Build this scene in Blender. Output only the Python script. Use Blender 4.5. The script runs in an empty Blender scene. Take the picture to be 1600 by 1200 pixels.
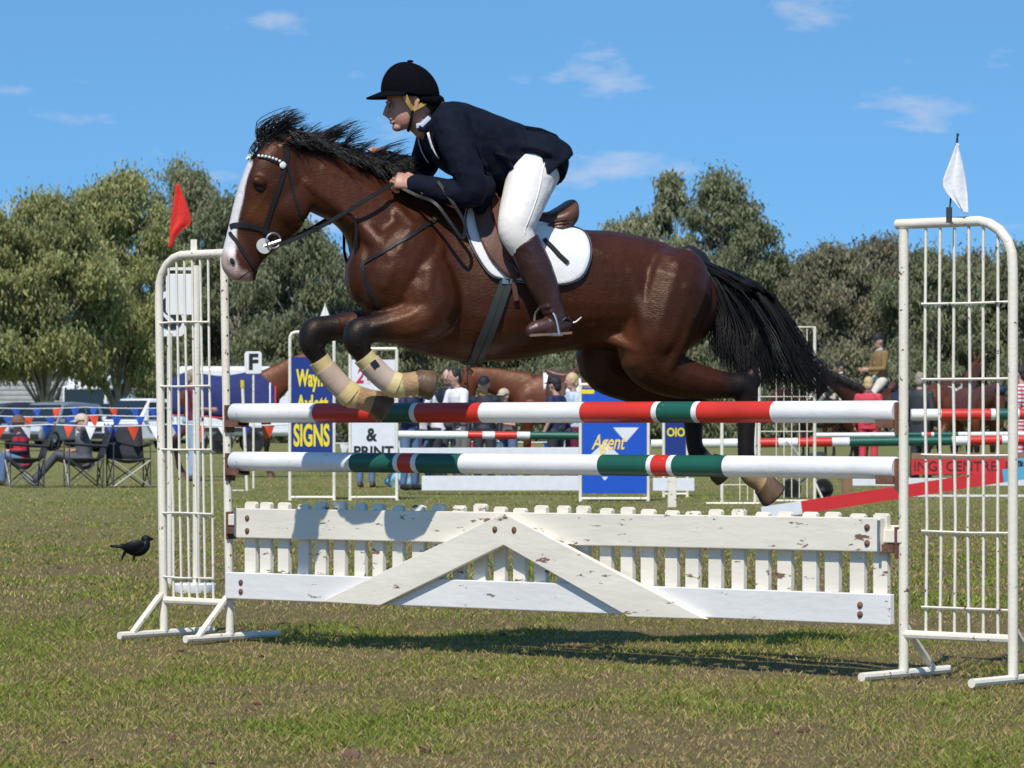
import bpy, bmesh, math, random
import numpy as np
from mathutils import Vector, Matrix, noise
from mathutils.bvhtree import BVHTree

random.seed(7); RS = np.random.RandomState(7)
scene = bpy.context.scene
C = scene.collection
R = math.radians

# ------------------------------------------------------------------ camera
F_PX, HZ, CH = 5700.0, 658.0, 0.965          # focal length in photo pixels, horizon row, eye height
cam_d = bpy.data.cameras.new('camera'); cam = bpy.data.objects.new('camera', cam_d); C.objects.link(cam)
cam.location = (0, 0, CH); cam.rotation_euler = (R(90), 0, 0)
cam_d.sensor_width = 36; cam_d.lens = 36 * F_PX / 1600
cam_d.shift_y = (HZ - 600) / 1600
cam_d.clip_start = 0.1; cam_d.clip_end = 3000
scene.camera = cam
cam_d.dof.use_dof = True; cam_d.dof.focus_distance = 14.9; cam_d.dof.aperture_fstop = 16.0

# ------------------------------------------------------------------ sky, sun, exposure
SUN_FROM = Vector((-0.19, -0.76, 1.0)).normalized()     # towards the sun
el = math.asin(SUN_FROM.z); az = math.atan2(SUN_FROM.x, SUN_FROM.y)
world = bpy.data.worlds.new('World'); scene.world = world; world.use_nodes = True
nt = world.node_tree; nt.nodes.clear()
def N(tree, typ, **kw):
    n = tree.nodes.new(typ)
    for k, v in kw.items(): setattr(n, k, v)
    return n
def math_node(tree, op, a, b=None, c=None, clamp=False):
    n = tree.nodes.new('ShaderNodeMath'); n.operation = op; n.use_clamp = clamp
    for i, x in enumerate((a, b, c)):
        if x is None: continue
        if isinstance(x, (int, float)): n.inputs[i].default_value = x
        else: tree.links.new(x, n.inputs[i])
    return n.outputs[0]
tc = N(nt, 'ShaderNodeTexCoord'); sx = N(nt, 'ShaderNodeSeparateXYZ'); nt.links.new(tc.outputs['Generated'], sx.inputs[0])
zz = math_node(nt, 'ADD', math_node(nt, 'MAXIMUM', sx.outputs[2], 0.0), 0.185)     # clear dry inland air: no milky horizon
cb = N(nt, 'ShaderNodeCombineXYZ'); nt.links.new(sx.outputs[0], cb.inputs[0]); nt.links.new(sx.outputs[1], cb.inputs[1]); nt.links.new(zz, cb.inputs[2])
nrm = N(nt, 'ShaderNodeVectorMath', operation='NORMALIZE'); nt.links.new(cb.outputs[0], nrm.inputs[0])
sky = N(nt, 'ShaderNodeTexSky', sky_type='NISHITA', sun_disc=False)
sky.sun_elevation = el; sky.sun_rotation = az; sky.air_density = 1.0; sky.dust_density = 0.0; sky.ozone_density = 8.0
nt.links.new(nrm.outputs[0], sky.inputs[0])
# thin small clouds
cv = N(nt, 'ShaderNodeCombineXYZ')
nt.links.new(math_node(nt, 'MULTIPLY', sx.outputs[0], 22.0), cv.inputs[0]); nt.links.new(math_node(nt, 'MULTIPLY', sx.outputs[1], 22.0), cv.inputs[1])
nt.links.new(math_node(nt, 'MULTIPLY', sx.outputs[2], 62.0), cv.inputs[2])
cn = N(nt, 'ShaderNodeTexNoise'); cn.inputs['Scale'].default_value = 1.0; cn.inputs['Detail'].default_value = 5.0; cn.inputs['Roughness'].default_value = 0.55
nt.links.new(cv.outputs[0], cn.inputs['Vector'])
cr = N(nt, 'ShaderNodeMapRange'); cr.inputs[1].default_value = 0.59; cr.inputs[2].default_value = 0.74; cr.inputs[3].default_value = 0.0; cr.inputs[4].default_value = 0.75
nt.links.new(cn.outputs[0], cr.inputs[0])
mx = N(nt, 'ShaderNodeMix', data_type='RGBA'); nt.links.new(cr.outputs[0], mx.inputs[0]); wb = N(nt, 'ShaderNodeMix', data_type='RGBA', blend_type='MULTIPLY'); wb.inputs[0].default_value = 1.0; wb.inputs[7].default_value = (0.80, 1.05, 1.03, 1); nt.links.new(sky.outputs[0], wb.inputs[6]); nt.links.new(wb.outputs[2], mx.inputs[6]); mx.inputs[7].default_value = (4.0, 4.4, 5.4, 1)
bg = N(nt, 'ShaderNodeBackground'); bg.inputs[1].default_value = 0.15
nt.links.new(mx.outputs[2], bg.inputs[0])
wo = N(nt, 'ShaderNodeOutputWorld'); nt.links.new(bg.outputs[0], wo.inputs[0])
sun_d = bpy.data.lights.new('sun', 'SUN'); sun_d.energy = 4.3; sun_d.angle = R(0.5); sun_d.color = (1.0, 0.945, 0.86)
sun = bpy.data.objects.new('sun', sun_d); C.objects.link(sun); sun.rotation_euler = SUN_FROM.to_track_quat('Z', 'Y').to_euler(); sun.location = (-20, -40, 60)
vs = scene.view_settings; vs.view_transform = 'Standard'; vs.look = 'None'; vs.gamma = 1; vs.exposure = 0.0; vs.use_curve_mapping = False

# ------------------------------------------------------------------ pixel helpers (camera solve of the photograph -> metres)
def P(px, py, Y): return Vector(((px - 800) / F_PX * Y, Y, CH + (HZ - py) / F_PX * Y))
def GY(py): return CH * F_PX / (py - HZ)
def G(px, py): Y = GY(py); return Vector(((px - 800) / F_PX * Y, Y, 0))

# ------------------------------------------------------------------ materials
def pm(name, col, rough=0.6, var=0.15, scale=8.0, bump=0.0, bscale=None, metal=0.0, wear=None, wscale=12.0, wthr=0.62, coords='Object', spec=0.5, sheen=0.0, stretch=None, detail=4.0):
    m = bpy.data.materials.new(name); m.use_nodes = True; t = m.node_tree; b = t.nodes['Principled BSDF']
    b.inputs['Roughness'].default_value = rough; b.inputs['Metallic'].default_value = metal
    b.inputs['Specular IOR Level'].default_value = spec
    if sheen: b.inputs['Sheen Weight'].default_value = sheen
    c = t.nodes.new('ShaderNodeTexCoord'); vec = c.outputs[coords]
    if stretch:
        mp = t.nodes.new('ShaderNodeMapping'); mp.inputs['Scale'].default_value = stretch; t.links.new(vec, mp.inputs[0]); vec = mp.outputs[0]
    n = t.nodes.new('ShaderNodeTexNoise'); n.inputs['Scale'].default_value = scale; n.inputs['Detail'].default_value = detail; t.links.new(vec, n.inputs['Vector'])
    mix = t.nodes.new('ShaderNodeMix'); mix.data_type = 'RGBA'
    mix.inputs[6].default_value = (*[x * (1 - var) for x in col], 1); mix.inputs[7].default_value = (*[min(1, x * (1 + var)) for x in col], 1)
    mr = t.nodes.new('ShaderNodeMapRange'); mr.inputs[1].default_value = 0.3; mr.inputs[2].default_value = 0.7; t.links.new(n.outputs[0], mr.inputs[0]); t.links.new(mr.outputs[0], mix.inputs[0])
    out = mix.outputs[2]
    if wear:
        n2 = t.nodes.new('ShaderNodeTexNoise'); n2.inputs['Scale'].default_value = wscale; n2.inputs['Detail'].default_value = 6; n2.inputs['Roughness'].default_value = 0.65; t.links.new(vec, n2.inputs['Vector'])
        r2 = t.nodes.new('ShaderNodeMapRange'); r2.inputs[1].default_value = wthr; r2.inputs[2].default_value = wthr + 0.03; t.links.new(n2.outputs[0], r2.inputs[0])
        m2 = t.nodes.new('ShaderNodeMix'); m2.data_type = 'RGBA'; t.links.new(r2.outputs[0], m2.inputs[0]); t.links.new(out, m2.inputs[6]); m2.inputs[7].default_value = (*wear, 1); out = m2.outputs[2]
    t.links.new(out, b.inputs['Base Color'])
    if bump:
        n3 = t.nodes.new('ShaderNodeTexNoise'); n3.inputs['Scale'].default_value = bscale or scale * 4; n3.inputs['Detail'].default_value = 5; t.links.new(vec, n3.inputs['Vector'])
        bp = t.nodes.new('ShaderNodeBump'); bp.inputs['Strength'].default_value = bump; bp.inputs['Distance'].default_value = 0.02; t.links.new(n3.outputs[0], bp.inputs['Height']); t.links.new(bp.outputs[0], b.inputs['Normal'])
    return m
RUST = (0.13, 0.055, 0.03)
M = dict(
 white_tube=pm('white_tube', (0.82, 0.755, 0.62), 0.45, 0.07, 6, 0.1, 60, wear=RUST, wscale=26, wthr=0.63),
 white_board=pm('white_board', (0.81, 0.745, 0.62), 0.6, 0.09, 7, 0.10, 40, wear=(0.20, 0.12, 0.075), wscale=24, wthr=0.615, stretch=(0.3, 1, 1)),
 white_board2=pm('white_board_cool', (0.78, 0.765, 0.73), 0.6, 0.05, 5, 0.10, 40, wear=(0.22, 0.15, 0.11), wscale=22, wthr=0.63, stretch=(0.35, 1, 1)),
 pole_white=pm('pole_white', (0.82, 0.81, 0.78), 0.4, 0.05, 5, 0.08, 40, wear=(0.38, 0.32, 0.26), wscale=20, wthr=0.66),
 pole_red=pm('pole_red', (0.62, 0.035, 0.02), 0.38, 0.08, 6, 0.05, wear=(0.55, 0.40, 0.34), wscale=30, wthr=0.69),
 pole_green=pm('pole_green', (0.012, 0.10, 0.065), 0.38, 0.1, 6, 0.05, wear=(0.35, 0.38, 0.33), wscale=30, wthr=0.69),
 rust=pm('rusty_iron', (0.16, 0.075, 0.045), 0.8, 0.35, 20, 0.3, 90),
 red_cloth=pm('red_cloth', (0.70, 0.03, 0.02), 0.8, 0.1, 10, 0.2, 30),
 white_cloth=pm('white_cloth', (0.82, 0.82, 0.84), 0.85, 0.04, 10, 0.2, 30),
 blue_cloth=pm('blue_cloth', (0.02, 0.08, 0.45), 0.8, 0.1, 10),
 dark_metal=pm('dark_metal', (0.05, 0.05, 0.055), 0.5, 0.2, 20),
 steel=pm('steel', (0.60, 0.57, 0.53), 0.34, 0.1, 20, metal=1.0),
 brass=pm('brass', (0.75, 0.55, 0.22), 0.3, 0.05, 20, metal=1.0),
 white_plastic=pm('white_plastic', (0.78, 0.78, 0.76), 0.5, 0.04, 8),
 letter_black=pm('letter_black', (0.015, 0.015, 0.017), 0.5, 0.1, 8),
 skin=pm('skin', (0.52, 0.27, 0.19), 0.5, 0.10, 25, 0.05, 120),
 skin_pale=pm('skin_pale', (0.55, 0.31, 0.23), 0.5, 0.10, 25),
 leather_black=pm('leather_black', (0.013, 0.012, 0.012), 0.5, 0.2, 30, 0.1, 150, spec=0.3),
 leather_brown=pm('leather_brown', (0.10, 0.036, 0.020), 0.42, 0.25, 12, 0.05, 80),
 boot_brown=pm('boot_leather', (0.050, 0.020, 0.018), 0.36, 0.3, 9, 0.2, 30),
)
def plain(name, col, rough=0.7, **k):
    if name not in M: M[name] = pm(name, col, rough, k.pop('var', 0.12), k.pop('scale', 12), **k)
    return M[name]

# ------------------------------------------------------------------ mesh helpers
class MB:
    def __init__(s): s.v = []; s.f = []; s.mi = []; s.cur = 0
    def add(s, vs, fs):
        o = len(s.v); s.v += [Vector(x) for x in vs]
        for f in fs: s.f.append([i + o for i in f]); s.mi.append(s.cur)
        return s
    def box(s, c, size, rot=None):
        c = Vector(c); h = Vector(size) / 2; vs = []
        for x in (-1, 1):
            for y in (-1, 1):
                for z in (-1, 1):
                    p = Vector((x * h.x, y * h.y, z * h.z)); vs.append(c + (rot @ p if rot else p))
        return s.add(vs, [(0, 1, 3, 2), (4, 6, 7, 5), (0, 4, 5, 1), (2, 3, 7, 6), (0, 2, 6, 4), (1, 5, 7, 3)])
    def beam(s, a, b, w, h, up=(0, 0, 1)):
        a, b = Vector(a), Vector(b); d = (b - a).normalized(); up = Vector(up); sd = d.cross(up)
        if sd.length < 1e-4: sd = d.cross(Vector((1, 0, 0)))
        sd.normalize(); u = sd.cross(d).normalized(); vs = []
        for p in (a, b):
            for (i, j) in ((-1, -1), (1, -1), (1, 1), (-1, 1)): vs.append(p + sd * (i * w / 2) + u * (j * h / 2))
        return s.add(vs, [(3, 2, 1, 0), (4, 5, 6, 7), (0, 1, 5, 4), (1, 2, 6, 5), (2, 3, 7, 6), (3, 0, 4, 7)])
    def rings(s, rs, cap=True):
        n = len(rs[0]); vs = [p for r in rs for p in r]; fs = []
        for i in range(len(rs) - 1):
            for k in range(n):
                a = i * n + k; b = i * n + (k + 1) % n; fs.append((a, b, b + n, a + n))
        if cap: fs.append(tuple(range(n - 1, -1, -1))); fs.append(tuple(range((len(rs) - 1) * n, len(rs) * n)))
        return s.add(vs, fs)
    def tube(s, pts, r, n=8, cap=True, flat=None, up=(0, 0, 1), dome=False):
        pts = [Vector(p) for p in pts]; m = len(pts)
        if not hasattr(r, '__len__'): r = [r] * m
        r = list(r)
        if dome:
            d0 = (pts[0] - pts[1]).normalized(); d1 = (pts[-1] - pts[-2]).normalized()
            pts = [pts[0] + d0 * r[0] * 0.85, pts[0] + d0 * r[0] * 0.5] + pts + [pts[-1] + d1 * r[-1] * 0.5, pts[-1] + d1 * r[-1] * 0.85]
            r = [r[0] * 0.35, r[0] * 0.8] + r + [r[-1] * 0.8, r[-1] * 0.35]; m = len(pts)
        rs = []; prev = None
        for i, p in enumerate(pts):
            t = (pts[min(i + 1, m - 1)] - pts[max(i - 1, 0)]).normalized()
            if prev is None:
                u = Vector(up); u = u - t * u.dot(t)
                if u.length < 1e-3: u = Vector((1, 0.1, 0)); u = u - t * u.dot(t)
            else: u = prev - t * prev.dot(t)
            u.normalize(); prev = u; b = t.cross(u); fl = flat if flat else 1.0
            rs.append([p + u * (math.sin(2 * math.pi * k / n) * r[i]) + b * (math.cos(2 * math.pi * k / n) * r[i] * fl) for k in range(n)])
        return s.rings(rs, cap)
    def ball(s, c, r, rot=None, n=12, m=8):
        c = Vector(c); r = Vector(r) if hasattr(r, '__len__') else Vector((r, r, r)); rs = []
        for j in range(1, m):
            th = math.pi * j / m
            ring = []
            for k in range(n):
                a = 2 * math.pi * k / n; p = Vector((math.sin(th) * math.cos(a) * r.x, math.sin(th) * math.sin(a) * r.y, -math.cos(th) * r.z)); ring.append(c + (rot @ p if rot else p))
            rs.append(ring)
        return s.rings(rs)
    def lathe(s, base, prof, n=16, axis=(0, 0, 1)):
        base = Vector(base); ax = Vector(axis).normalized(); u = ax.orthogonal().normalized(); w = ax.cross(u)
        return s.rings([[base + ax * z + (u * math.cos(2 * math.pi * k / n) + w * math.sin(2 * math.pi * k / n)) * r for k in range(n)] for (r, z) in prof])
    def poly(s, pts, nrm, th):            # flat outline with thickness
        nrm = Vector(nrm).normalized() * th; pts = [Vector(p) for p in pts]; n = len(pts)
        fs = [tuple(range(n)), tuple(range(2 * n - 1, n - 1, -1))] + [(i, i + n, (i + 1) % n + n, (i + 1) % n) for i in range(n)]
        return s.add(pts + [p + nrm for p in pts], fs)
    def mesh(s, name, mats, off=Vector((0, 0, 0)), smooth=True, inv=None):
        me = bpy.data.meshes.new(name)
        me.from_pydata([tuple((inv @ v) if inv else (v - off)) for v in s.v], [], s.f)
        mats = mats if isinstance(mats, (list, tuple)) else [mats]
        for m in mats: me.materials.append(M[m] if isinstance(m, str) else m)
        if len(mats) > 1: me.polygons.foreach_set('material_index', s.mi)
        bm = bmesh.new(); bm.from_mesh(me); bmesh.ops.recalc_face_normals(bm, faces=bm.faces); bm.to_mesh(me); bm.free()
        if smooth: me.shade_smooth()
        return me
    def build(s, name, mats, parent=None, smooth=True, bevel=0.0, sharp=35):
        inv = parent_inv(parent)
        me = s.mesh(name, mats, smooth=smooth, inv=inv)
        if smooth and sharp: me.set_sharp_from_angle(angle=R(sharp))
        o = bpy.data.objects.new(name, me); C.objects.link(o)
        if parent: o.parent = parent
        if bevel:
            b = o.modifiers.new('bevel', 'BEVEL'); b.width = bevel; b.segments = 2; b.limit_method = 'ANGLE'; b.angle_limit = R(40)
        return o
WM = {}                                    # world matrix of every root made here
def parent_inv(p):
    if p is None: return None
    q = p
    while q.parent: q = q.parent
    return WM[q.name].inverted() if q.name in WM else None
def tag(o, label=None, cat=None, group=None, kind=None):
    if label: o['label'] = label
    if cat: o['category'] = cat
    if group: o['group'] = group
    if kind: o['kind'] = kind
    return o
def thing(name, label, cat, loc, rotz=0.0, group=None, scale=1.0):
    """Empty at the base; parts are built in WORLD coordinates and brought into its frame"""
    o = bpy.data.objects.new(name, None); o.empty_display_size = 0.2; C.objects.link(o)
    mtx = Matrix.Translation(Vector(loc)) @ Matrix.Rotation(rotz, 4, 'Z')
    o.location = loc; o.rotation_euler = (0, 0, rotz); WM[o.name] = mtx
    return tag(o, label, cat, group)
def remesh(mb, name, mats, voxel, smooth=4, parent=None, fac=0.5):
    inv = parent_inv(parent); me = mb.mesh(name + '_src', mats, smooth=True, inv=inv)
    o = bpy.data.objects.new(name + '_src', me); C.objects.link(o)
    r = o.modifiers.new('r', 'REMESH'); r.mode = 'VOXEL'; r.voxel_size = voxel; r.use_smooth_shade = True
    if smooth: s = o.modifiers.new('s', 'SMOOTH'); s.factor = fac; s.iterations = smooth
    dg = bpy.context.evaluated_depsgraph_get(); ev = o.evaluated_get(dg)
    nm = bpy.data.meshes.new_from_object(ev); nm.name = name
    bpy.data.objects.remove(o); bpy.data.meshes.remove(me); nm.shade_smooth()
    o = bpy.data.objects.new(name, nm); C.objects.link(o)
    if parent: o.parent = parent
    return o
def lerp(a, b, t): return a + (b - a) * t
def catmull(pts, n):
    """smooth curve through points (Vectors or tuples), n samples per span"""
    pts = [Vector(p) for p in pts]; out = []
    for i in range(len(pts) - 1):
        p0 = pts[max(i - 1, 0)]; p1 = pts[i]; p2 = pts[i + 1]; p3 = pts[min(i + 2, len(pts) - 1)]
        for k in range(n):
            t = k / n; out.append(0.5 * ((2 * p1) + (p2 - p0) * t + (2 * p0 - 5 * p1 + 4 * p2 - p3) * t * t + (3 * p1 - p0 - 3 * p2 + p3) * t ** 3))
    out.append(pts[-1]); return out
def text_part(txt, name, mat, parent, origin, xdir, up, size, extrude=0.003, offset=0.0, shear=0.0, sx=1.0, align='CENTER'):
    cu = bpy.data.curves.new(name, 'FONT'); cu.body = txt; cu.size = size; cu.extrude = extrude; cu.align_x = align; cu.align_y = 'CENTER'; cu.offset = offset; cu.shear = shear
    o = bpy.data.objects.new(name + '_src', cu); C.objects.link(o)
    dg = bpy.context.evaluated_depsgraph_get(); me = bpy.data.meshes.new_from_object(o.evaluated_get(dg)); me.name = name
    bpy.data.objects.remove(o)
    x = Vector(xdir).normalized(); u = Vector(up).normalized(); z = x.cross(u)
    mt = Matrix(((x.x * sx, u.x, z.x, origin[0]), (x.y * sx, u.y, z.y, origin[1]), (x.z * sx, u.z, z.z, origin[2]), (0, 0, 0, 1)))
    inv = parent_inv(parent)
    me.transform((inv @ mt) if inv else mt); me.materials.clear(); me.materials.append(M[mat] if isinstance(mat, str) else mat)
    ob = bpy.data.objects.new(name, me); C.objects.link(ob); ob.parent = parent
    return ob

# ================================================================== GROUND
def ground_material():
    m = bpy.data.materials.new('paddock_ground'); m.use_nodes = True; t = m.node_tree; b = t.nodes['Principled BSDF']; b.inputs['Roughness'].default_value = 0.95; b.inputs['Specular IOR Level'].default_value = 0.1
    g = t.nodes.new('ShaderNodeNewGeometry')
    def nz(scale, detail=5, rough=0.6):
        n = t.nodes.new('ShaderNodeTexNoise'); n.inputs['Scale'].default_value = scale; n.inputs['Detail'].default_value = detail; n.inputs['Roughness'].default_value = rough
        t.links.new(g.outputs['Position'], n.inputs['Vector']); return n.outputs[0]
    def ramp(x, lo, hi):
        r = t.nodes.new('ShaderNodeMapRange'); r.inputs[1].default_value = lo; r.inputs[2].default_value = hi; t.links.new(x, r.inputs[0]); return r.outputs[0]
    def mixc(f, a, c):
        x = t.nodes.new('ShaderNodeMix'); x.data_type = 'RGBA'; t.links.new(f, x.inputs[0])
        for i, k in ((6, a), (7, c)):
            if isinstance(k, tuple): x.inputs[i].default_value = (*k, 1)
            else: t.links.new(k, x.inputs[i])
        return x.outputs[2]
    c1 = mixc(ramp(nz(0.5), 0.38, 0.62), (0.235, 0.215, 0.095), (0.32, 0.24, 0.135))
    c2 = mixc(ramp(nz(2.2), 0.45, 0.65), c1, (0.165, 0.185, 0.065))
    c3 = mixc(ramp(nz(1.1, 6, 0.7), 0.60, 0.70), c2, (0.26, 0.15, 0.09))
    c4 = mixc(ramp(nz(30, 3), 0.35, 0.7), c3, (0.34, 0.27, 0.16))
    c5 = mixc(ramp(nz(70, 2), 0.58, 0.75), c4, (0.10, 0.085, 0.04))
    soil = mixc(ramp(nz(3.0, 6, 0.7), 0.35, 0.65), (0.160, 0.135, 0.055), (0.230, 0.165, 0.080)); soil = mixc(ramp(nz(45, 3), 0.4, 0.7), soil, (0.27, 0.215, 0.10))
    far = mixc(ramp(nz(0.12, 4), 0.35, 0.65), (0.225, 0.225, 0.080), (0.31, 0.265, 0.115)); far = mixc(ramp(nz(1.6, 6, 0.75), 0.42, 0.66), far, (0.165, 0.195, 0.055)); far = mixc(ramp(nz(6.0, 5, 0.7), 0.55, 0.72), far, (0.33, 0.25, 0.125))
    sp = t.nodes.new('ShaderNodeSeparateXYZ'); t.links.new(g.outputs['Position'], sp.inputs[0]); t.links.new(mixc(ramp(sp.outputs[1], 24.0, 44.0), soil, far), b.inputs['Base Color'])
    bp = t.nodes.new('ShaderNodeBump'); bp.inputs['Strength'].default_value = 0.9; bp.inputs['Distance'].default_value = 0.05
    t.links.new(nz(26, 6, 0.7), bp.inputs['Height']); t.links.new(bp.outputs[0], b.inputs['Normal'])
    return m
def ground_h(x, y):
    return 0.018 * noise.noise((x * 1.3, y * 1.3, 0)) + 0.03 * noise.noise((x * 0.35, y * 0.35, 3.1)) + 0.010 * noise.noise((x * 5, y * 5, 7))
def near_w(y): return max(0.0, min(1.0, (34 - y) / 10))
mb = MB()
xs = np.linspace(-9, 9, 121); ys = np.linspace(6, 36, 201)
vs = [(x, y, ground_h(x, y) * near_w(y) * max(0, min(1, (9 - abs(x)) / 2)) * max(0, min(1, (y - 6) / 1.5)) - 0.0) for y in ys for x in xs]
nx = len(xs); fs = [(j * nx + i, j * nx + i + 1, (j + 1) * nx + i + 1, (j + 1) * nx + i) for j in range(len(ys) - 1) for i in range(nx - 1)]
mb.add(vs, fs)
# rest of the plain, one sheet around the detailed patch
B = 900
mb.add([(-9, 6, 0), (9, 6, 0), (9, 36, 0), (-9, 36, 0), (-B, -B, 0), (B, -B, 0), (B, 1400, 0), (-B, 1400, 0)], [(4, 5, 1, 0), (5, 6, 2, 1), (6, 7, 3, 2), (7, 4, 0, 3)])
ground = mb.build('ground', ground_material(), None, sharp=0); tag(ground, kind='structure')

def blade_material(name, roughness=0.7):
    m = bpy.data.materials.new(name); m.use_nodes = True; t = m.node_tree; b = t.nodes['Principled BSDF']; b.inputs['Roughness'].default_value = roughness; b.inputs['Specular IOR Level'].default_value = 0.25
    a = t.nodes.new('ShaderNodeAttribute'); a.attribute_name = 'tint'; t.links.new(a.outputs['Color'], b.inputs['Base Color'])
    tr = t.nodes.new('ShaderNodeBsdfTranslucent'); t.links.new(a.outputs['Color'], tr.inputs[0]); mix = t.nodes.new('ShaderNodeMixShader'); mix.inputs[0].default_value = 0.3
    t.links.new(b.outputs[0], mix.inputs[1]); t.links.new(tr.outputs[0], mix.inputs[2]); t.links.new(mix.outputs[0], t.nodes['Material Output'].inputs[0]); return m
def soup(name, verts, tri_idx, tint, mat, parent=None, smooth=False):
    """verts (n,3), tri_idx (m,3), tint (n,3) -> one mesh quickly"""
    me = bpy.data.meshes.new(name); nv, nf = len(verts), len(tri_idx)
    me.vertices.add(nv); me.vertices.foreach_set('co', np.asarray(verts, np.float32).ravel())
    me.loops.add(nf * 3); me.loops.foreach_set('vertex_index', np.asarray(tri_idx, np.int32).ravel())
    me.polygons.add(nf); me.polygons.foreach_set('loop_start', np.arange(0, nf * 3, 3, dtype=np.int32))
    me.update(calc_edges=True)
    if tint is not None:
        at = me.attributes.new('tint', 'FLOAT_COLOR', 'POINT'); cc = np.ones((nv, 4), np.float32); cc[:, :3] = tint; at.data.foreach_set('color', cc.ravel())
    me.materials.append(mat)
    if smooth: me.shade_smooth()
    o = bpy.data.objects.new(name, me); C.objects.link(o)
    if parent: o.parent = parent
    return o
def grass_field(name, n, y0, y1, hmin, hmax, wid, seed, label):
    rs = np.random.RandomState(seed)
    # more blades near, trapezoid that follows the view with a wide margin
    u = rs.rand(n * 2); y = 1.0 / (1.0 / y0 + u * (1.0 / y1 - 1.0 / y0)); x = (rs.rand(n * 2) - 0.5) * (y * 0.285 + 2.4)
    keep = np.empty(n * 2, bool); cl = np.empty(n * 2)
    for i in range(n * 2):
        a = noise.noise((x[i] * 1.1, y[i] * 0.8, 1.7)) + 0.55 * noise.noise((x[i] * 3.7, y[i] * 3.0, 5.2)); b = noise.noise((x[i] * 14, y[i] * 14, 9.2)); cl[i] = a
        keep[i] = rs.rand() < max(0.30, min(1.0, 0.70 + 0.75 * a + 0.45 * b))
    x, y, cl = x[keep][:n], y[keep][:n], cl[keep][:n]; n = len(x)
    z = np.array([ground_h(x[i], y[i]) * near_w(y[i]) for i in range(n)]) - 0.004
    h = hmin + (hmax - hmin) * rs.rand(n) ** 1.6 * (0.75 + 0.6 * np.clip(cl + 0.3, 0, 1)); w = wid * (0.7 + 0.7 * rs.rand(n)) * (0.7 + y / 40)
    ang = rs.rand(n) * 2 * np.pi; bx, by = np.cos(ang), np.sin(ang); lean = h * (0.15 + 1.0 * rs.rand(n)); la = rs.rand(n) * 2 * np.pi; lx, ly = np.cos(la) * lean, np.sin(la) * lean
    V = np.zeros((n, 4, 3)); base = np.stack([x, y, z], 1); side = np.stack([bx * w / 2, by * w / 2, 0 * w], 1)
    mid = base + np.stack([lx * 0.35, ly * 0.35, h * 0.6], 1); tip = base + np.stack([lx, ly, h], 1)
    V[:, 0] = base - side; V[:, 1] = base + side; V[:, 2] = mid + side * 0.8; V[:, 3] = tip
    o = np.arange(n)[:, None] * 4; T = np.concatenate([o + [0, 1, 2], o + [0, 2, 3]], 1).reshape(-1, 3)
    straw = np.array([0.50, 0.41, 0.19]); g1 = np.array([0.14, 0.21, 0.030]); g2 = np.array([0.31, 0.35, 0.070]); br = np.array([0.34, 0.235, 0.12])
    k = rs.rand(n); col = g1 + (g2 - g1) * rs.rand(n)[:, None]
    dry = k < np.clip(0.52 - 0.65 * cl, 0.10, 0.88); col[dry] = (straw + (br - straw) * rs.rand(n)[:, None])[dry]
    col *= (0.80 + 0.5 * rs.rand(n))[:, None] * np.array([1.05, 1.0, .9])
    ob = soup(name, V.reshape(-1, 3), T, np.repeat(col, 4, 0), M['blade']); tag(ob, label, 'grass', kind='stuff'); return ob
M['blade'] = blade_material('grass_blade')
grass_field('grass', 470000, 8.6, 18.5, 0.005, 0.027, 0.0036, 3, 'short dry green paddock grass around the jump')
grass_field('grass', 230000, 18.5, 95.0, 0.006, 0.032, 0.0070, 4, 'short patchy grass stretching behind the jump to the spectators')
# loose clods and dry leaves, too many to count
mb = MB(); rr = random.Random(5)
for i in range(260):
    y = 9 + 20 * rr.random() ** 1.4; x = (rr.random() - 0.5) * (y * 0.3 + 1.5); r = rr.uniform(0.005, 0.016) * (1.6 if rr.random() < 0.1 else 1)
    mb.ball((x, y, ground_h(x, y) + r * 0.3), (r * rr.uniform(0.8, 1.8), r * rr.uniform(0.8, 1.5), r * 0.7), Matrix.Rotation(rr.random() * 6, 3, 'Z') @ Matrix.Rotation(rr.uniform(-.6, .6), 3, 'X'), 6, 4)
for v_ in mb.v: v_ += Vector((noise.noise(v_ * 90), noise.noise(v_ * 90 + Vector((5, 0, 0))), noise.noise(v_ * 90 + Vector((0, 7, 0))))) * 0.008
tag(mb.build('dirt_clods', pm('dirt_clod', (0.15, 0.085, 0.05), 0.95, 0.4, 20), None), 'loose brown clods of soil scattered over the grass', 'soil', kind='stuff')

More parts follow.
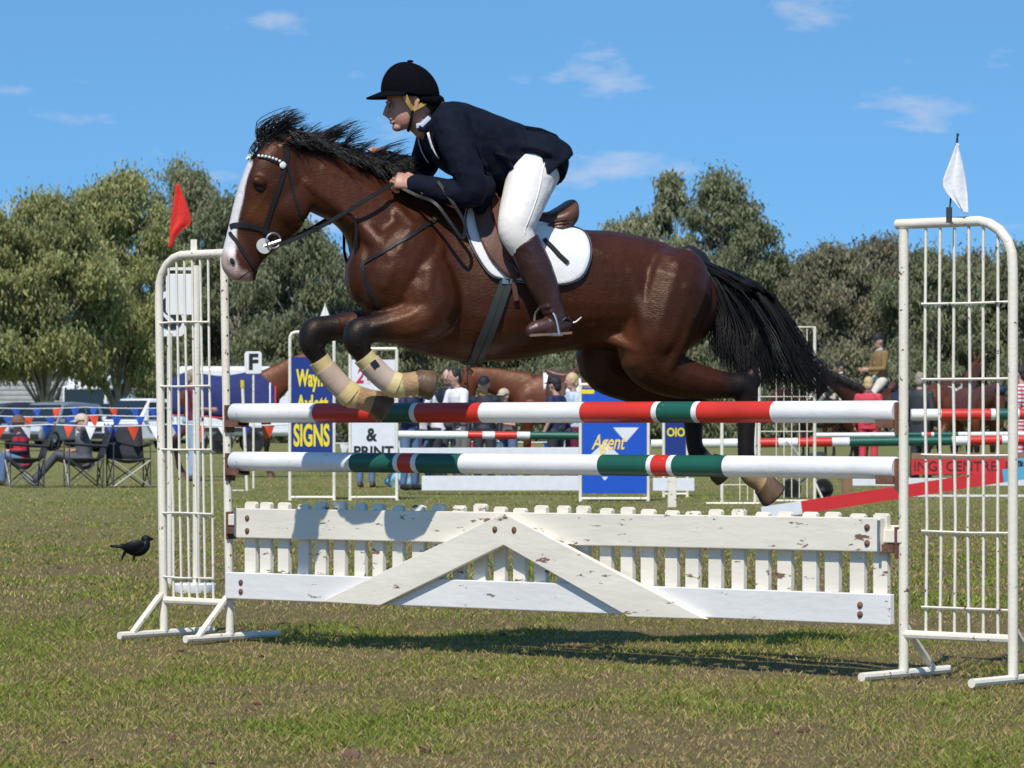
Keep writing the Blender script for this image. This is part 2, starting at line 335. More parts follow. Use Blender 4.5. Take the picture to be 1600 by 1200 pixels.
# ================================================================== THE JUMP
A = Vector((-1.232, 15.94, 0)); Bp = Vector((1.461, 13.61, 0)); FD = (Bp - A).normalized(); FL = (Bp - A).length; FN = Vector((FD.y, -FD.x, 0))   # FN faces the landing side (camera left)
if FN.y > 0: FN = -FN
UP = Vector((0, 0, 1))
def fpt(t, n, z): return A + FD * t + FN * n + UP * z          # metres along the jump, towards the landing side, up
def t_of_px(px):
    q = (px - 800) / F_PX; return (A.x - q * A.y) / (q * FD.y - FD.x)
def wing(name, label, base, out, group, W, lean=0.0):
    """white tubular wing; base at the inner post, out = unit direction away from the poles"""
    w = thing(name, label, 'jump wing', base, math.atan2(out.y, out.x), group)
    o = out; H = 1.70; r = 0.019
    q = lambda a, z, n=0.0: base + o * (a + lean * z) + UP * z + FN * n
    mb = MB(); mb.tube([q(0, 0.03), q(0, 0.5), q(0, 1.0), q(0, H - 0.02)], 0.0185, 12); mb.build('inner_post', 'white_tube', w)
    pts = [q(W, 0.03), q(W, 0.8), q(W, H - 0.19)] + [q(W - 0.16 + 0.16 * math.cos(a), H - 0.16 + 0.16 * math.sin(a)) for a in [R(x) for x in (15, 32, 50, 68, 84)]] + [q(0.2, H), q(-0.03, H)]
    MB().tube(pts, r, 12).build('bent_outer_tube', 'white_tube', w)
    MB().tube([q(0.0, 0.17), q(W, 0.17)], 0.017, 10).build('bottom_tube', 'white_tube', w)
    g0 = 0.10; rr2 = random.Random(len(name) + int(base.x * 10))
    for k in range(6):
        a = g0 + k * (W - 0.165) / 5; tops = H - 0.02 if a < W - 0.16 else H - 0.16 + math.sqrt(max(0.0, 0.16 ** 2 - (a - W + 0.16) ** 2)) - 0.01
        b = rr2.uniform(-0.006, 0.006)
        MB().tube([q(a, 0.18), q(a + b, 0.6), q(a - b, 1.1), q(a, tops)], 0.0058, 6).build('vertical_bar', 'white_tube', w)
    for z in (0.275, 0.557, 0.84, 1.12, 1.40):
        MB().tube([q(g0 - 0.012, z, 0.010), q(0.3, z + rr2.uniform(-0.004, 0.004), 0.010), q(W, z, 0.010)], 0.0055, 6).build('cross_bar', 'white_tube', w)
    for a in (0.0, W):
        MB().tube([q(a, 0.024, 0.27), q(a, 0.024, -0.30)], 0.017, 10).build('foot', 'white_tube', w)
        sg = 1 if o.x < 0 else -1
        MB().beam(q(a, 0.20, 0.012 * sg), q(a, 0.035, 0.19 * sg), 0.030, 0.012, FN).build('brace', 'white_tube', w)
    # peg holes down the inner post, rusty
    for k in range(17): MB().lathe(q(0, 0.3 + k * 0.08, 0.0) - o * 0.018 + FN * 0.006, [(0.0045, -0.001), (0.0045, 0.0012)], 8, -o).build('peg_hole', 'rust', w)
    return w
wl = wing('jump_wing', 'white tubular jump wing with red flag, left of the horse', A, -FD, 'wings of the jump', 0.415, 0.022)
wr = wing('jump_wing', 'white tubular jump wing with white flag, right of the horse', Bp, FD, 'wings of the jump', 0.482)
# cups are pinned to the wings: parts of them
for w, base, sgn in ((wl, A, 1), (wr, Bp, -1)):
    ln_ = -FD * 0.022 if sgn > 0 else Vector((0, 0, 0))
    for z in (1.0, 0.79, 0.535):
        mb = MB(); c = base + ln_ * z + FD * (0.018 * sgn) + UP * (z - 0.045)
        mb.box(c + UP * 0.02, (0.010, 0.055, 0.12), Matrix.Rotation(math.atan2(FD.y, FD.x), 3, 'Z'))
        mb.box(c + FD * (0.045 * sgn) - UP * 0.012, (0.08, 0.06, 0.008), Matrix.Rotation(math.atan2(FD.y, FD.x), 3, 'Z'))
        for k in (-1, 1): mb.box(c + FD * (0.045 * sgn) + FN * (0.033 * k) + UP * 0.0, (0.08, 0.006, 0.03), Matrix.Rotation(math.atan2(FD.y, FD.x), 3, 'Z'))
        mb.build('pole_cup', 'rust', w, smooth=False)
def striped_pole(name, label, p0, p1, rad, segs, group, cat='jump pole', n=18, mats=('pole_white', 'pole_red', 'pole_green')):
    """segs: list of (fraction end, colour index); one tube with painted bands"""
    root_dir = (p1 - p0); L = root_dir.length; d = root_dir.normalized(); u = d.cross(UP).normalized(); w = u.cross(d)
    mb = MB(); prev = 0.0
    ring = lambda f, rr: [p0 + d * (f * L) + u * (math.cos(2 * math.pi * k / n) * rr) + w * (math.sin(2 * math.pi * k / n) * rr) for k in range(n)]
    for j, (e, ci) in enumerate(segs):
        mb.cur = ci; m = max(1, int((e - prev) * L / 0.15)); fr = [prev + (e - prev) * k / m for k in range(m + 1)]
        mb.rings([ring(f, rad) for f in fr], cap=False); prev = e
    mb.cur = 0
    for f, s in ((0, -1), (1, 1)):
        mb.rings([ring(f, rad), [p + d * (0.006 * s) for p in ring(f, rad * 0.88)]], cap=False); base = len(mb.v); mb.add([p + d * (0.006 * s) for p in ring(f, rad * 0.88)], [tuple(range(n))])
    bpy_me = mb.mesh(name, list(mats), off=(p0 + p1) / 2)
    bm = bmesh.new(); bm.from_mesh(bpy_me); bmesh.ops.remove_doubles(bm, verts=bm.verts, dist=0.0005); bmesh.ops.recalc_face_normals(bm, faces=bm.faces); bm.to_mesh(bpy_me); bm.free()
    bpy_me.shade_smooth(); bpy_me.set_sharp_from_angle(angle=R(40))
    o = bpy.data.objects.new(name, bpy_me); C.objects.link(o); o.location = (p0 + p1) / 2
    return tag(o, label, cat, group)
def seg_from_px(pxs, t0, t1, tf=t_of_px):
    out = []
    for px, ci in pxs: out.append(((tf(px) - t0) / (t1 - t0), ci))
    out[-1] = (1.0, out[-1][1]); return out
t0, t1 = 0.012, FL - 0.012
W_, R_, G_ = 0, 1, 2
top_px = [(495, W_), (592, R_), (600, W_), (648, G_), (656, W_), (757, R_), (917, W_), (1030, R_), (1038, W_), (1093, G_), (1101, W_), (1218, R_), (1405, W_)]
low_px = [(553, W_), (622, G_), (629, W_), (650, R_), (658, W_), (725, G_), (945, W_), (1022, G_), (1029, W_), (1054, R_), (1062, W_), (1142, G_), (1405, W_)]
striped_pole('jump_pole', 'upper white, red and green striped pole of the jump under the horse', fpt(t0 + 0.02, 0.004, 1.0), fpt(t1 - 0.02, 0.004, 1.0), 0.0425, seg_from_px(top_px, t0, t1), 'poles of the jump')
striped_pole('jump_pole', 'lower white, green and red striped pole just above the picket gate', fpt(t0 + 0.02, 0.004, 0.79), fpt(t1 - 0.02, 0.004, 0.79), 0.0425, seg_from_px(low_px, t0, t1), 'poles of the jump')
# picket gate
gate = thing('picket_gate', 'white wooden picket gate with chevron boards hanging under the poles', 'jump gate', fpt(FL / 2, 0, 0.0), math.atan2(FD.y, FD.x))
rg = random.Random(11); RZ = Matrix.Rotation(math.atan2(FD.y, FD.x), 3, 'Z')
def plank(name, ta, za, tb, zb, width, thick, n, mat, bev=0.004):
    a = fpt(ta, n, za); b = fpt(tb, n, zb); MB().beam(a, b, thick, width, UP).build(name, mat, gate, smooth=False, bevel=bev)
plank('top_board', 0.075, 0.522, FL - 0.075, 0.540, 0.128, 0.030, 0.030, 'white_board')
plank('bottom_board', 0.015, 0.250, FL - 0.03, 0.262, 0.115, 0.030, 0.030, 'white_board2')
plank('back_rail', 0.03, 0.525, FL - 0.03, 0.540, 0.07, 0.035, -0.0315, 'white_board')
npk = 31
for k in range(npk):
    t = 0.115 + k * (FL - 0.21) / (npk - 1) + rg.uniform(-0.006, 0.006); z1 = 0.614 + 0.010 * k / npk + rg.uniform(-0.008, 0.008); w = rg.uniform(0.058, 0.066); mb = MB()
    if k == 0: t += 0.02
    n0 = 0.0025; vs = []
    for nn in (n0 - 0.014, n0 + 0.010):
        vs += [fpt(t - w / 2, nn, 0.215), fpt(t + w / 2, nn, 0.215), fpt(t + w / 2, nn, z1 - 0.008), fpt(t + w / 2 - 0.010, nn, z1), fpt(t - w / 2 + 0.010, nn, z1), fpt(t - w / 2, nn, z1 - 0.008)]
    mb.add(vs, [(0, 1, 2, 3, 4, 5), (11, 10, 9, 8, 7, 6)] + [(i, i + 6, (i + 1) % 6 + 6, (i + 1) % 6) for i in range(6)])
    mb.build('picket', 'white_board', gate, smooth=False, bevel=0.002)
# chevron: two slanting boards butted at the apex, cut along the bottom edge
tap = t_of_px(805); tL0, tL1 = t_of_px(520), t_of_px(612); tR0, tR1 = t_of_px(1000), t_of_px(1120)
for (ta, tb, nm) in ((tL0, tL1, 'chevron_board'), (tR1, tR0, 'chevron_board')):
    n0, n1 = 0.0475, 0.0735; vs = []
    for nn in (n0, n1): vs += [fpt(ta, nn, 0.198), fpt(tb, nn, 0.194), fpt(tap, nn, 0.462), fpt(tap, nn, 0.592)]
    MB().add(vs, [(0, 1, 2, 3), (7, 6, 5, 4)] + [(i, i + 4, (i + 1) % 4 + 4, (i + 1) % 4) for i in range(4)]).build(nm, 'white_board', gate, smooth=False, bevel=0.003)
for (px, z, n) in ((792, 0.525, 0.0735), (822, 0.525, 0.0735), (388, 0.225, 0.045), (388, 0.265, 0.045), (398, 0.49, 0.045), (398, 0.545, 0.045), (1366, 0.508, 0.045), (1366, 0.567, 0.045), (1355, 0.24, 0.045), (1355, 0.275, 0.045)):
    MB().lathe(fpt(t_of_px(px), n, z), [(0.013, 0.0), (0.012, 0.004), (0.006, 0.009), (0.001, 0.010)], 10, FN).build('bolt', 'rust', gate)
for (t, s) in ((0.045, -1), (FL - 0.045, 1)):
    MB().box(fpt(t, 0.0, 0.535), (0.10, 0.045, 0.05), RZ).build('hanger_block', 'white_board', gate, smooth=False, bevel=0.004)
    MB().box(fpt(t + s * -0.035, 0.047, 0.53), (0.012, 0.004, 0.13), RZ).build('end_strap', 'steel', gate, smooth=False)
# flags
def flag(name, label, base, top, cloth_pts, mat, fold):
    f = thing(name, label, 'flag', base)
    MB().tube([base + Vector((0, .02, 0)), lerp(base, top, 0.5) + Vector((0, .02, 0)), top + Vector((0, .012, 0))], 0.0035, 8).build('stick', 'dark_metal', f)
    # cloth: rows of points, folded
    rows = cloth_pts; nU = 10; grid = []
    for (l, r) in rows: grid.append([lerp(l, r, u / nU) + FN * (fold * math.sin(u / nU * 9.0 + 0.8 * len(grid)) * (0.3 + 0.7 * u / nU)) for u in range(nU + 1)])
    vs = [p for g in grid for p in g]; n = nU + 1; fs = [(j * n + i, j * n + i + 1, (j + 1) * n + i + 1, (j + 1) * n + i) for j in range(len(grid) - 1) for i in range(nU)]
    o = MB().add(vs, fs).build('cloth', mat, f, sharp=0); s = o.modifiers.new('s', 'SOLIDIFY'); s.thickness = 0.003; ss = o.modifiers.new('ss', 'SUBSURF'); ss.levels = 1; ss.render_levels = 1
    return f
Yl = 16.17; q = lambda x, y: P(x, y, Yl)
flag('marker_flag', 'limp red cloth flag standing on the left jump wing', q(266, 392), q(279, 288),
     [(q(276, 287), q(281, 287)), (q(273, 305), q(288, 310)), (q(270, 325), q(294, 332)), (q(267, 343), q(300, 352)), (q(265, 358), q(282, 358)), (q(264, 375), q(273, 374)), (q(262, 388), q(269, 387))], 'red_cloth', 0.012)
Yr = 13.4; q = lambda x, y: P(x, y, Yr)
fr = flag('marker_flag', 'white triangular cloth flag flying above the right jump wing', q(1483, 345), q(1497, 208),
     [(q(1495, 222), q(1498, 224)), (q(1487, 245), q(1503, 250)), (q(1478, 270), q(1507, 275)), (q(1469, 291), q(1510, 300)), (q(1488, 312), q(1511, 318)), (q(1503, 330), q(1513, 336))], 'white_cloth', 0.010)
MB().tube([q(1483, 348), q(1483, 324)], 0.011, 10).build('socket', 'dark_metal', fr)
MB().tube([q(1497, 222), q(1496.5, 214), q(1494.5, 211), q(1496, 208), q(1498.5, 210), q(1497.5, 213)], 0.0016, 5).build('wire_eye', 'dark_metal', fr)
MB().box(P(303, 384, 16.1), (0.028, 0.02, 0.055)).build('flag_socket', 'white_board', wl, smooth=False)

# ================================================================== ARENA LETTER STANDS just behind the left wing
def letter_stand(label, px, by, boards, post_top, tray, letter=None):
    Y = GY(by); base = P(px, by, Y); s = thing('letter_stand', label, 'arena marker', base, 0, 'white arena letter stands')
    MB().tube([P(px, by - 2, Y), P(px, post_top, Y)], 0.022 if tray else 0.016, 10).build('post', 'white_tube', s)
    for (x0, x1, y0, y1, cut, dy) in boards:
        Yb = Y + dy; mpx = 1.0; c = cut
        pts = []
        for (cx, cy, a0) in ((x1 - c, y0 + c, 90), (x0 + c, y0 + c, 180), (x0 + c, y1 - c, 270), (x1 - c, y1 - c, 360)):
            for k in range(5): a = R(a0 - k * 22.5 + (90 if False else 0)); pass
        def arc(cx, cy, a0, a1): return [P(cx + c * math.cos(R(a)), cy - c * math.sin(R(a)), Yb) for a in np.linspace(a0, a1, 6)]
        pts = arc(x1 - c, y0 + c, 0, 90) + arc(x0 + c, y0 + c, 90, 180) + arc(x0 + c, y1 - c, 180, 270) + arc(x1 - c, y1 - c, 270, 360)
        MB().poly(pts, (0, 1, 0), 0.02).build('board', 'white_plastic', s, smooth=False, bevel=0.003)
        if letter: text_part(letter, 'letter', 'letter_black', s, P((x0 + x1) / 2, (y0 + y1) / 2, Yb - 0.004), (1, 0, 0), (0, 0, 1), (y1 - y0) / F_PX * Y * 0.95, 0.002, 0.012)
    if tray: MB().lathe(P((265 + 342) / 2, by + 2, Y), [(0.12, 0.0), (0.125, 0.01), (0.125, 0.055), (0.115, 0.06), (0.03, 0.062)], 24).build('base_tray', 'white_plastic', s)
    return s
letter_stand('white round-cornered letter S board on a post behind the left wing', 265, 918, [(247, 289, 456, 526, 9, 0.0)], 520, False, 'S')
st = letter_stand('blank white letter board with cut corners behind the left wing bars', 307, 926, [(259, 309, 428, 492, 7, 0.0)], 415, True)
Y = GY(926); MB().beam(P(262, 420, Y), P(309, 420, Y), 0.02, 0.016).build('top_strap', 'white_plastic', st, smooth=False)
letter_stand('white letter F board on a thin post beside the rugged horse', 396, 765, [(382, 409, 549, 584, 5, -0.03)], 560, False, 'F')
Y = GY(767); ps = thing('marker_post', 'thin white marker post with a yellow cap beside the F board', 'post', P(385, 767, Y))
MB().tube([P(386, 767, Y), P(379, 604, Y)], 0.022, 8).build('post', 'white_tube', ps); MB().tube([P(379, 606, Y), P(378.5, 594, Y)], 0.028, 10).build('cap', plain('yellow_plastic', (0.75, 0.52, 0.02), 0.4), ps)
MB().box(P(372, 767, Y), (0.16, 0.1, 0.03)).build('foot', 'white_plastic', ps, smooth=False)

# ================================================================== HORSE (shared builder)
def coat_material(name, bay, dark, tan):
    m = bpy.data.materials.new(name); m.use_nodes = True; t = m.node_tree; b = t.nodes['Principled BSDF']
    b.inputs['Roughness'].default_value = 0.42; b.inputs['Specular IOR Level'].default_value = 0.34; b.inputs['Specular Tint'].default_value = (1.0, 0.74, 0.58, 1)
    b.inputs['Sheen Weight'].default_value = 0.0; b.inputs['Sheen Roughness'].default_value = 0.4
    tc_ = t.nodes.new('ShaderNodeTexCoord')
    def nz(scale, detail=4, st=None):
        n = t.nodes.new('ShaderNodeTexNoise'); n.inputs['Scale'].default_value = scale; n.inputs['Detail'].default_value = detail
        v = tc_.outputs['Object']
        if st: mp = t.nodes.new('ShaderNodeMapping'); mp.inputs['Scale'].default_value = st; t.links.new(v, mp.inputs[0]); v = mp.outputs[0]
        t.links.new(v, n.inputs['Vector']); return n.outputs[0]
    def att(nm):
        a = t.nodes.new('ShaderNodeAttribute'); a.attribute_name = nm; return a.outputs['Fac']
    def mixc(f, a, c):
        x = t.nodes.new('ShaderNodeMix'); x.data_type = 'RGBA'
        if isinstance(f, float): x.inputs[0].default_value = f
        else: t.links.new(f, x.inputs[0])
        for i, k in ((6, a), (7, c)):
            if isinstance(k, tuple): x.inputs[i].default_value = (*k, 1)
            else: t.links.new(k, x.inputs[i])
        return x.outputs[2]
    r1 = t.nodes.new('ShaderNodeMapRange'); r1.inputs[1].default_value = 0.35; r1.inputs[2].default_value = 0.65; t.links.new(nz(4.5), r1.inputs[0])
    c = mixc(r1.outputs[0], tuple(x * 0.78 for x in bay), tuple(x * 1.2 for x in bay))
    c = mixc(att('tan'), c, tan)
    c = mixc(att('dark'), c, dark)
    c = mixc(att('sock'), c, (0.42, 0.27, 0.14))
    c = mixc(att('blaze'), c, (0.72, 0.68, 0.66))
    c = mixc(att('pink'), c, (0.50, 0.33, 0.28))
    fine = t.nodes.new('ShaderNodeMapRange'); fine.inputs[1].default_value = 0.3; fine.inputs[2].default_value = 0.7; fine.inputs[3].default_value = 0.82; fine.inputs[4].default_value = 1.12
    t.links.new(nz(130, 3, (0.35, 1, 1)), fine.inputs[0])
    hv_ = t.nodes.new('ShaderNodeMix'); hv_.data_type = 'RGBA'; hv_.blend_type = 'MULTIPLY'; hv_.inputs[0].default_value = 1.0; t.links.new(c, hv_.inputs[6]); t.links.new(fine.outputs[0], hv_.inputs[7])
    t.links.new(hv_.outputs[2], b.inputs['Base Color'])
    # veins and muscle relief plus fine hair
    bp = t.nodes.new('ShaderNodeBump'); bp.inputs['Strength'].default_value = 0.22; bp.inputs['Distance'].default_value = 0.02; t.links.new(nz(11, 4, (1.6, 1, .7)), bp.inputs['Height'])
    b2 = t.nodes.new('ShaderNodeBump'); b2.inputs['Strength'].default_value = 0.45; b2.inputs['Distance'].default_value = 0.004; t.links.new(nz(190, 4, (0.25, 1, 1)), b2.inputs['Height']); t.links.new(bp.outputs[0], b2.inputs['Normal'])
    t.links.new(b2.outputs[0], b.inputs['Normal'])
    rr_ = t.nodes.new('ShaderNodeMapRange'); rr_.inputs[1].default_value = 0.3; rr_.inputs[2].default_value = 0.7; rr_.inputs[3].default_value = 0.34; rr_.inputs[4].default_value = 0.52; t.links.new(nz(14), rr_.inputs[0]); t.links.new(rr_.outputs[0], b.inputs['Roughness'])
    return m
def ring_sz(T, Bt, hw, v0=0.0, n=28, top=1.0, bot=1.0, pw=2.0):
    """cross-section between a top and a bottom point (s,z); top/bot scale the width near those ends"""
    T = Vector((T[0], v0, T[-1])); Bt = Vector((Bt[0], v0, Bt[-1])); c = (T + Bt) / 2; a = (T - Bt) / 2; out = []
    for k in range(n):
        th = 2 * math.pi * k / n; cz, sy = math.cos(th), math.sin(th)
        f = lerp(bot, top, (cz + 1) / 2) if (top != 1 or bot != 1) else 1.0
        ex = 2.0 / pw; sg = lambda q: math.copysign(abs(q) ** ex, q)
        out.append(c + a * sg(cz) + Vector((0, 1, 0)) * (sg(sy) * hw * f))
    return out
def dens(sections, n):
    """interpolate (T,B,hw,top,bot) sections smoothly"""
    arr = [list(x[0]) + list(x[1]) + [x[2], x[3] if len(x) > 3 else 1.0, x[4] if len(x) > 4 else 1.0] for x in sections]
    k = len(arr[0]); out = []
    for i in range(len(arr) - 1):
        p0, p1, p2, p3 = arr[max(i - 1, 0)], arr[i], arr[i + 1], arr[min(i + 2, len(arr) - 1)]
        for j in range(n):
            t = j / n; out.append([0.5 * ((2 * p1[q]) + (p2[q] - p0[q]) * t + (2 * p0[q] - 5 * p1[q] + 4 * p2[q] - p3[q]) * t * t + (3 * p1[q] - p0[q] - 3 * p2[q] + p3[q]) * t ** 3) for q in range(k)])
    out.append(arr[-1]); return out
def sdist(Vn, pts):
    """distance from vertices (n,3) to a polyline"""
    best = np.full(len(Vn), 9.0)
    for a, b in zip(pts[:-1], pts[1:]):
        a = np.array(a); b = np.array(b); d = b - a; L = max(1e-9, float(d @ d)); t = np.clip(((Vn - a) @ d) / L, 0, 1)
        best = np.minimum(best, np.linalg.norm(Vn - (a + t[:, None] * d), axis=1))
    return best
def smooth01(x, a, b): t = np.clip((x - a) / (b - a), 0, 1); return t * t * (3 - 2 * t)
def horse_body(root, spec, mat, voxel=0.010, smooth=5):
    """spec holds local (s, v, z) geometry: s forward, v to the horse's left, z up"""
    Wm = WM[root.name]; mb = MB()
    def lo(sec, n=5, pw=2.2): mb.rings([ring_sz((a[0], a[1]), (a[2], a[3]), a[4], 0, 28, a[5], a[6], pw) for a in dens(sec, n)])
    lo(spec['torso']); lo(spec['neck'], 5, 2.1); lo(spec['head'], 5, 2.5)
    for leg in spec['legs']:
        pts = catmull([p[:3] for p in leg], 4); rad = [x[0] for x in catmull([(p[3], 0, 0) for p in leg], 4)]
        mb.tube(pts, rad, 14, up=(0, 1, 0), dome=True)
    for (c, r, rot) in spec.get('balls', []): mb.ball(c, r, rot, 18, 12)
    for (pts, rad, fl) in spec.get('tubes', []): mb.tube(pts, rad, 12, flat=fl, dome=True, up=(0, 1, 0))
    # builder verts are local: push to world so that remesh() can bring them back
    mb.v = [Wm @ p for p in mb.v]
    o = remesh(mb, 'body', mat, voxel, smooth, root)
    me = o.data; n = len(me.vertices); co = np.empty(n * 3, np.float32); me.vertices.foreach_get('co', co); V = co.reshape(-1, 3).astype(float)
    def put(nm, val): a = me.attributes.new(nm, 'FLOAT', 'POINT'); a.data.foreach_set('value', np.asarray(val, np.float32))
    dk = np.zeros(n); sk = np.zeros(n)
    jit = np.array([noise.noise((p[0] * 9, p[1] * 9, p[2] * 9)) for p in V]) * 0.02
    for leg, first, sock in spec['points']:
        L = [p[:3] for p in leg[first:]]; d = sdist(V, L) + jit; dk = np.maximum(dk, 1 - smooth01(d, 0.075, 0.155))
        if sock: L2 = [p[:3] for p in leg[sock:]]; d = sdist(V, L2) + jit; sk = np.maximum(sk, 1 - smooth01(d, 0.058, 0.075))
    put('dark', np.clip(dk, 0, 1)); put('sock', sk)
    bz = np.zeros(n)
    if 'blaze' in spec: d = sdist(V, spec['blaze']) + jit * 0.5; bz = 1 - smooth01(d, spec['blaze_w'] * 0.85, spec['blaze_w'])
    put('blaze', bz)
    pk = np.zeros(n)
    if 'pink' in spec:
        for (c, r) in spec['pink']: pk = np.maximum(pk, 1 - smooth01(np.linalg.norm(V - np.array(c), axis=1), r * 0.6, r))
    put('pink', pk * 0.8)
    tn = np.zeros(n)
    for (c, r) in spec.get('tan', []): tn = np.maximum(tn, 1 - smooth01(np.linalg.norm(V - np.array(c), axis=1), r * 0.2, r))
    put('tan', tn * 0.75)
    return o
def hair(name, strands, rad, mat, root, seg=7, tip=0.25):
    """strands: list of lists of local control points -> thin tapering tubes, one mesh"""
    vs, fs, tint = [], [], []
    Wm = WM[root.name]; mb = MB(); n = 3; verts = []; tris = []
    for ctrl in strands:
        pts = catmull(ctrl, max(2, seg // max(1, len(ctrl) - 1) + 1)); m = len(pts); o = len(verts)
        r0 = rad * random.uniform(0.6, 1.3)
        for i, p in enumerate(pts):
            t = (pts[min(i + 1, m - 1)] - pts[max(i - 1, 0)]).normalized(); u = t.orthogonal().normalized(); w = t.cross(u); f = i / (m - 1); r = r0 * (1 - (1 - tip) * f ** 1.5)
            for k in range(n): a = 2 * math.pi * k / n; verts.append(p + u * (math.cos(a) * r) + w * (math.sin(a) * r))
        for i in range(m - 1):
            for k in range(n): a = o + i * n + k; b = o + i * n + (k + 1) % n; tris += [(a, b, b + n), (a, b + n, a + n)]
    o = soup(name, np.array([tuple(v) for v in verts]), np.array(tris), None, M[mat], root, smooth=True)
    return o
M['bay_coat'] = coat_material('bay_coat', (0.050, 0.0138, 0.0058), (0.0095, 0.0085, 0.009), (0.12, 0.040, 0.015))
M['hair_black'] = pm('hair_black', (0.014, 0.0115, 0.0105), 0.38, 0.6, 9, spec=0.45)
M['hoof'] = pm('hoof', (0.13, 0.075, 0.04), 0.5, 0.4, 25, 0.15, 80, stretch=(1, 1, 0.3))
M['eye'] = pm('eye_dark', (0.008, 0.006, 0.006), 0.06, 0.1, 5)

# ------------------------------------------------------------------ the jumping horse
PSI = R(15); HP = Vector((-0.158, 14.97, 0)); HU = Vector((-math.cos(PSI), -math.sin(PSI), 0)); HL = Vector((math.sin(PSI), -math.cos(PSI), 0))
horse = thing('horse', 'bay horse with white blaze jumping left over the striped poles', 'horse', HP, math.pi + PSI)
HM = WM['horse']
def H(px, py, v=0.0):
    """photo pixel -> horse-local point on the plane at lateral offset v"""
    q = (px - 800) / F_PX; ox, oy = HP.x + v * HL.x, HP.y + v * HL.y
    s = (ox - q * oy) / (math.cos(PSI) - q * math.sin(PSI)); Y = oy - s * math.sin(PSI)
    return Vector((s, v, CH + (HZ - py) / F_PX * Y))
def HZs(px, py): p = H(px, py); return (p.x, p.z)
S = lambda t, b, hw, tw=1.0, bw=1.0: (HZs(*t), HZs(*b), hw, tw, bw)
torso = [S((556, 392), (556, 445), .07), S((566, 368), (564, 470), .15), S((592, 335), (585, 510), .205, .8, 1.0), S((640, 306), (628, 543), .235, .62, 1.0), S((700, 297), (690, 560), .250, .50, 1.0),
         S((752, 306), (745, 566), .268, .62, 1.0), S((825, 336), (815, 562), .290, .80, .95), S((900, 357), (880, 550), .292, .86, .9), S((955, 361), (940, 545), .285, .85, .9), S((1010, 371), (995, 555), .272, .78, .95),
         S((1055, 388), (1045, 555), .245, .72, 1.0), S((1090, 412), (1085, 540), .195, .7, 1.0), S((1108, 440), (1108, 512), .12)]
neck = [S((720, 305), (600, 500), .17, .55, 1.1), S((655, 297), (556, 425), .150, .50, 1.1), S((605, 277), (542, 375), .118, .5, 1.1), S((560, 255), (522, 350), .098, .55, 1.1), S((515, 240), (495, 336), .086, .6, 1.05), S((475, 230), (474, 325), .078, .7, 1.0), S((448, 228), (455, 300), .065)]
head = [S((437, 215), (470, 235), .045), S((415, 222), (474, 268), .078, 1.0, .8), S((392, 246), (479, 310), .100, 1.0, .72), S((377, 280), (474, 350), .098, .95, .72), S((366, 315), (450, 376), .078, .85, .75), S((359, 345), (426, 394), .062, .8, .8),
        S((352, 375), (408, 412), .055, .9, .85), S((346, 402), (401, 427), .056, 1.0, .9), S((348, 420), (396, 436), .052), S((360, 437), (386, 441), .034)]
L = lambda *pts: [tuple(H(x, y, v)) + (r,) for (x, y, v, r) in pts]
fore_n = L((665, 430, .12, .12), (678, 480, .155, .112), (645, 503, .16, .092), (608, 510, .155, .072), (580, 514, .15, .056), (561, 519, .15, .060), (558, 535, .15, .056), (566, 552, .15, .042), (583, 572, .15, .037), (604, 592, .15, .041), (620, 601, .15, .050), (640, 600, .15, .048), (653, 598, .15, .050))
fore_f = L((650, 440, -.12, .12), (640, 485, -.15, .105), (595, 503, -.15, .082), (545, 510, -.145, .062), (512, 513, -.14, .054), (491, 518, -.14, .058), (487, 537, -.14, .054), (496, 556, -.14, .041), (513, 580, -.14, .037), (533, 602, -.14, .041), (550, 617, -.14, .050), (570, 624, -.14, .048), (584, 628, -.14, .050))
hind_n = L((1045, 450, .11, .185), (1025, 515, .145, .165), (1015, 558, .15, .125), (1050, 585, .15, .098), (1095, 597, .145, .074), (1135, 602, .14, .056), (1161, 604, .14, .056), (1167, 625, .14, .048), (1166, 665, .14, .038), (1166, 712, .14, .036), (1172, 740, .14, .044), (1186, 754, .14, .037), (1194, 759, .14, .046))
hind_f = L((1005, 460, -.11, .185), (960, 525, -.14, .155), (945, 570, -.14, .115), (985, 595, -.14, .092), (1030, 615, -.14, .072), (1062, 627, -.14, .056), (1078, 636, -.14, .055), (1083, 653, -.14, .046), (1084, 678, -.14, .038), (1086, 698, -.14, .036), (1094, 714, -.14, .044), (1108, 724, -.14, .037), (1116, 727, -.14, .046))
rotz = lambda a: Matrix.Rotation(R(a), 3, 'Y')
hb = lambda px, py, v, r, a=0: (H(px, py, v), r, rotz(a))
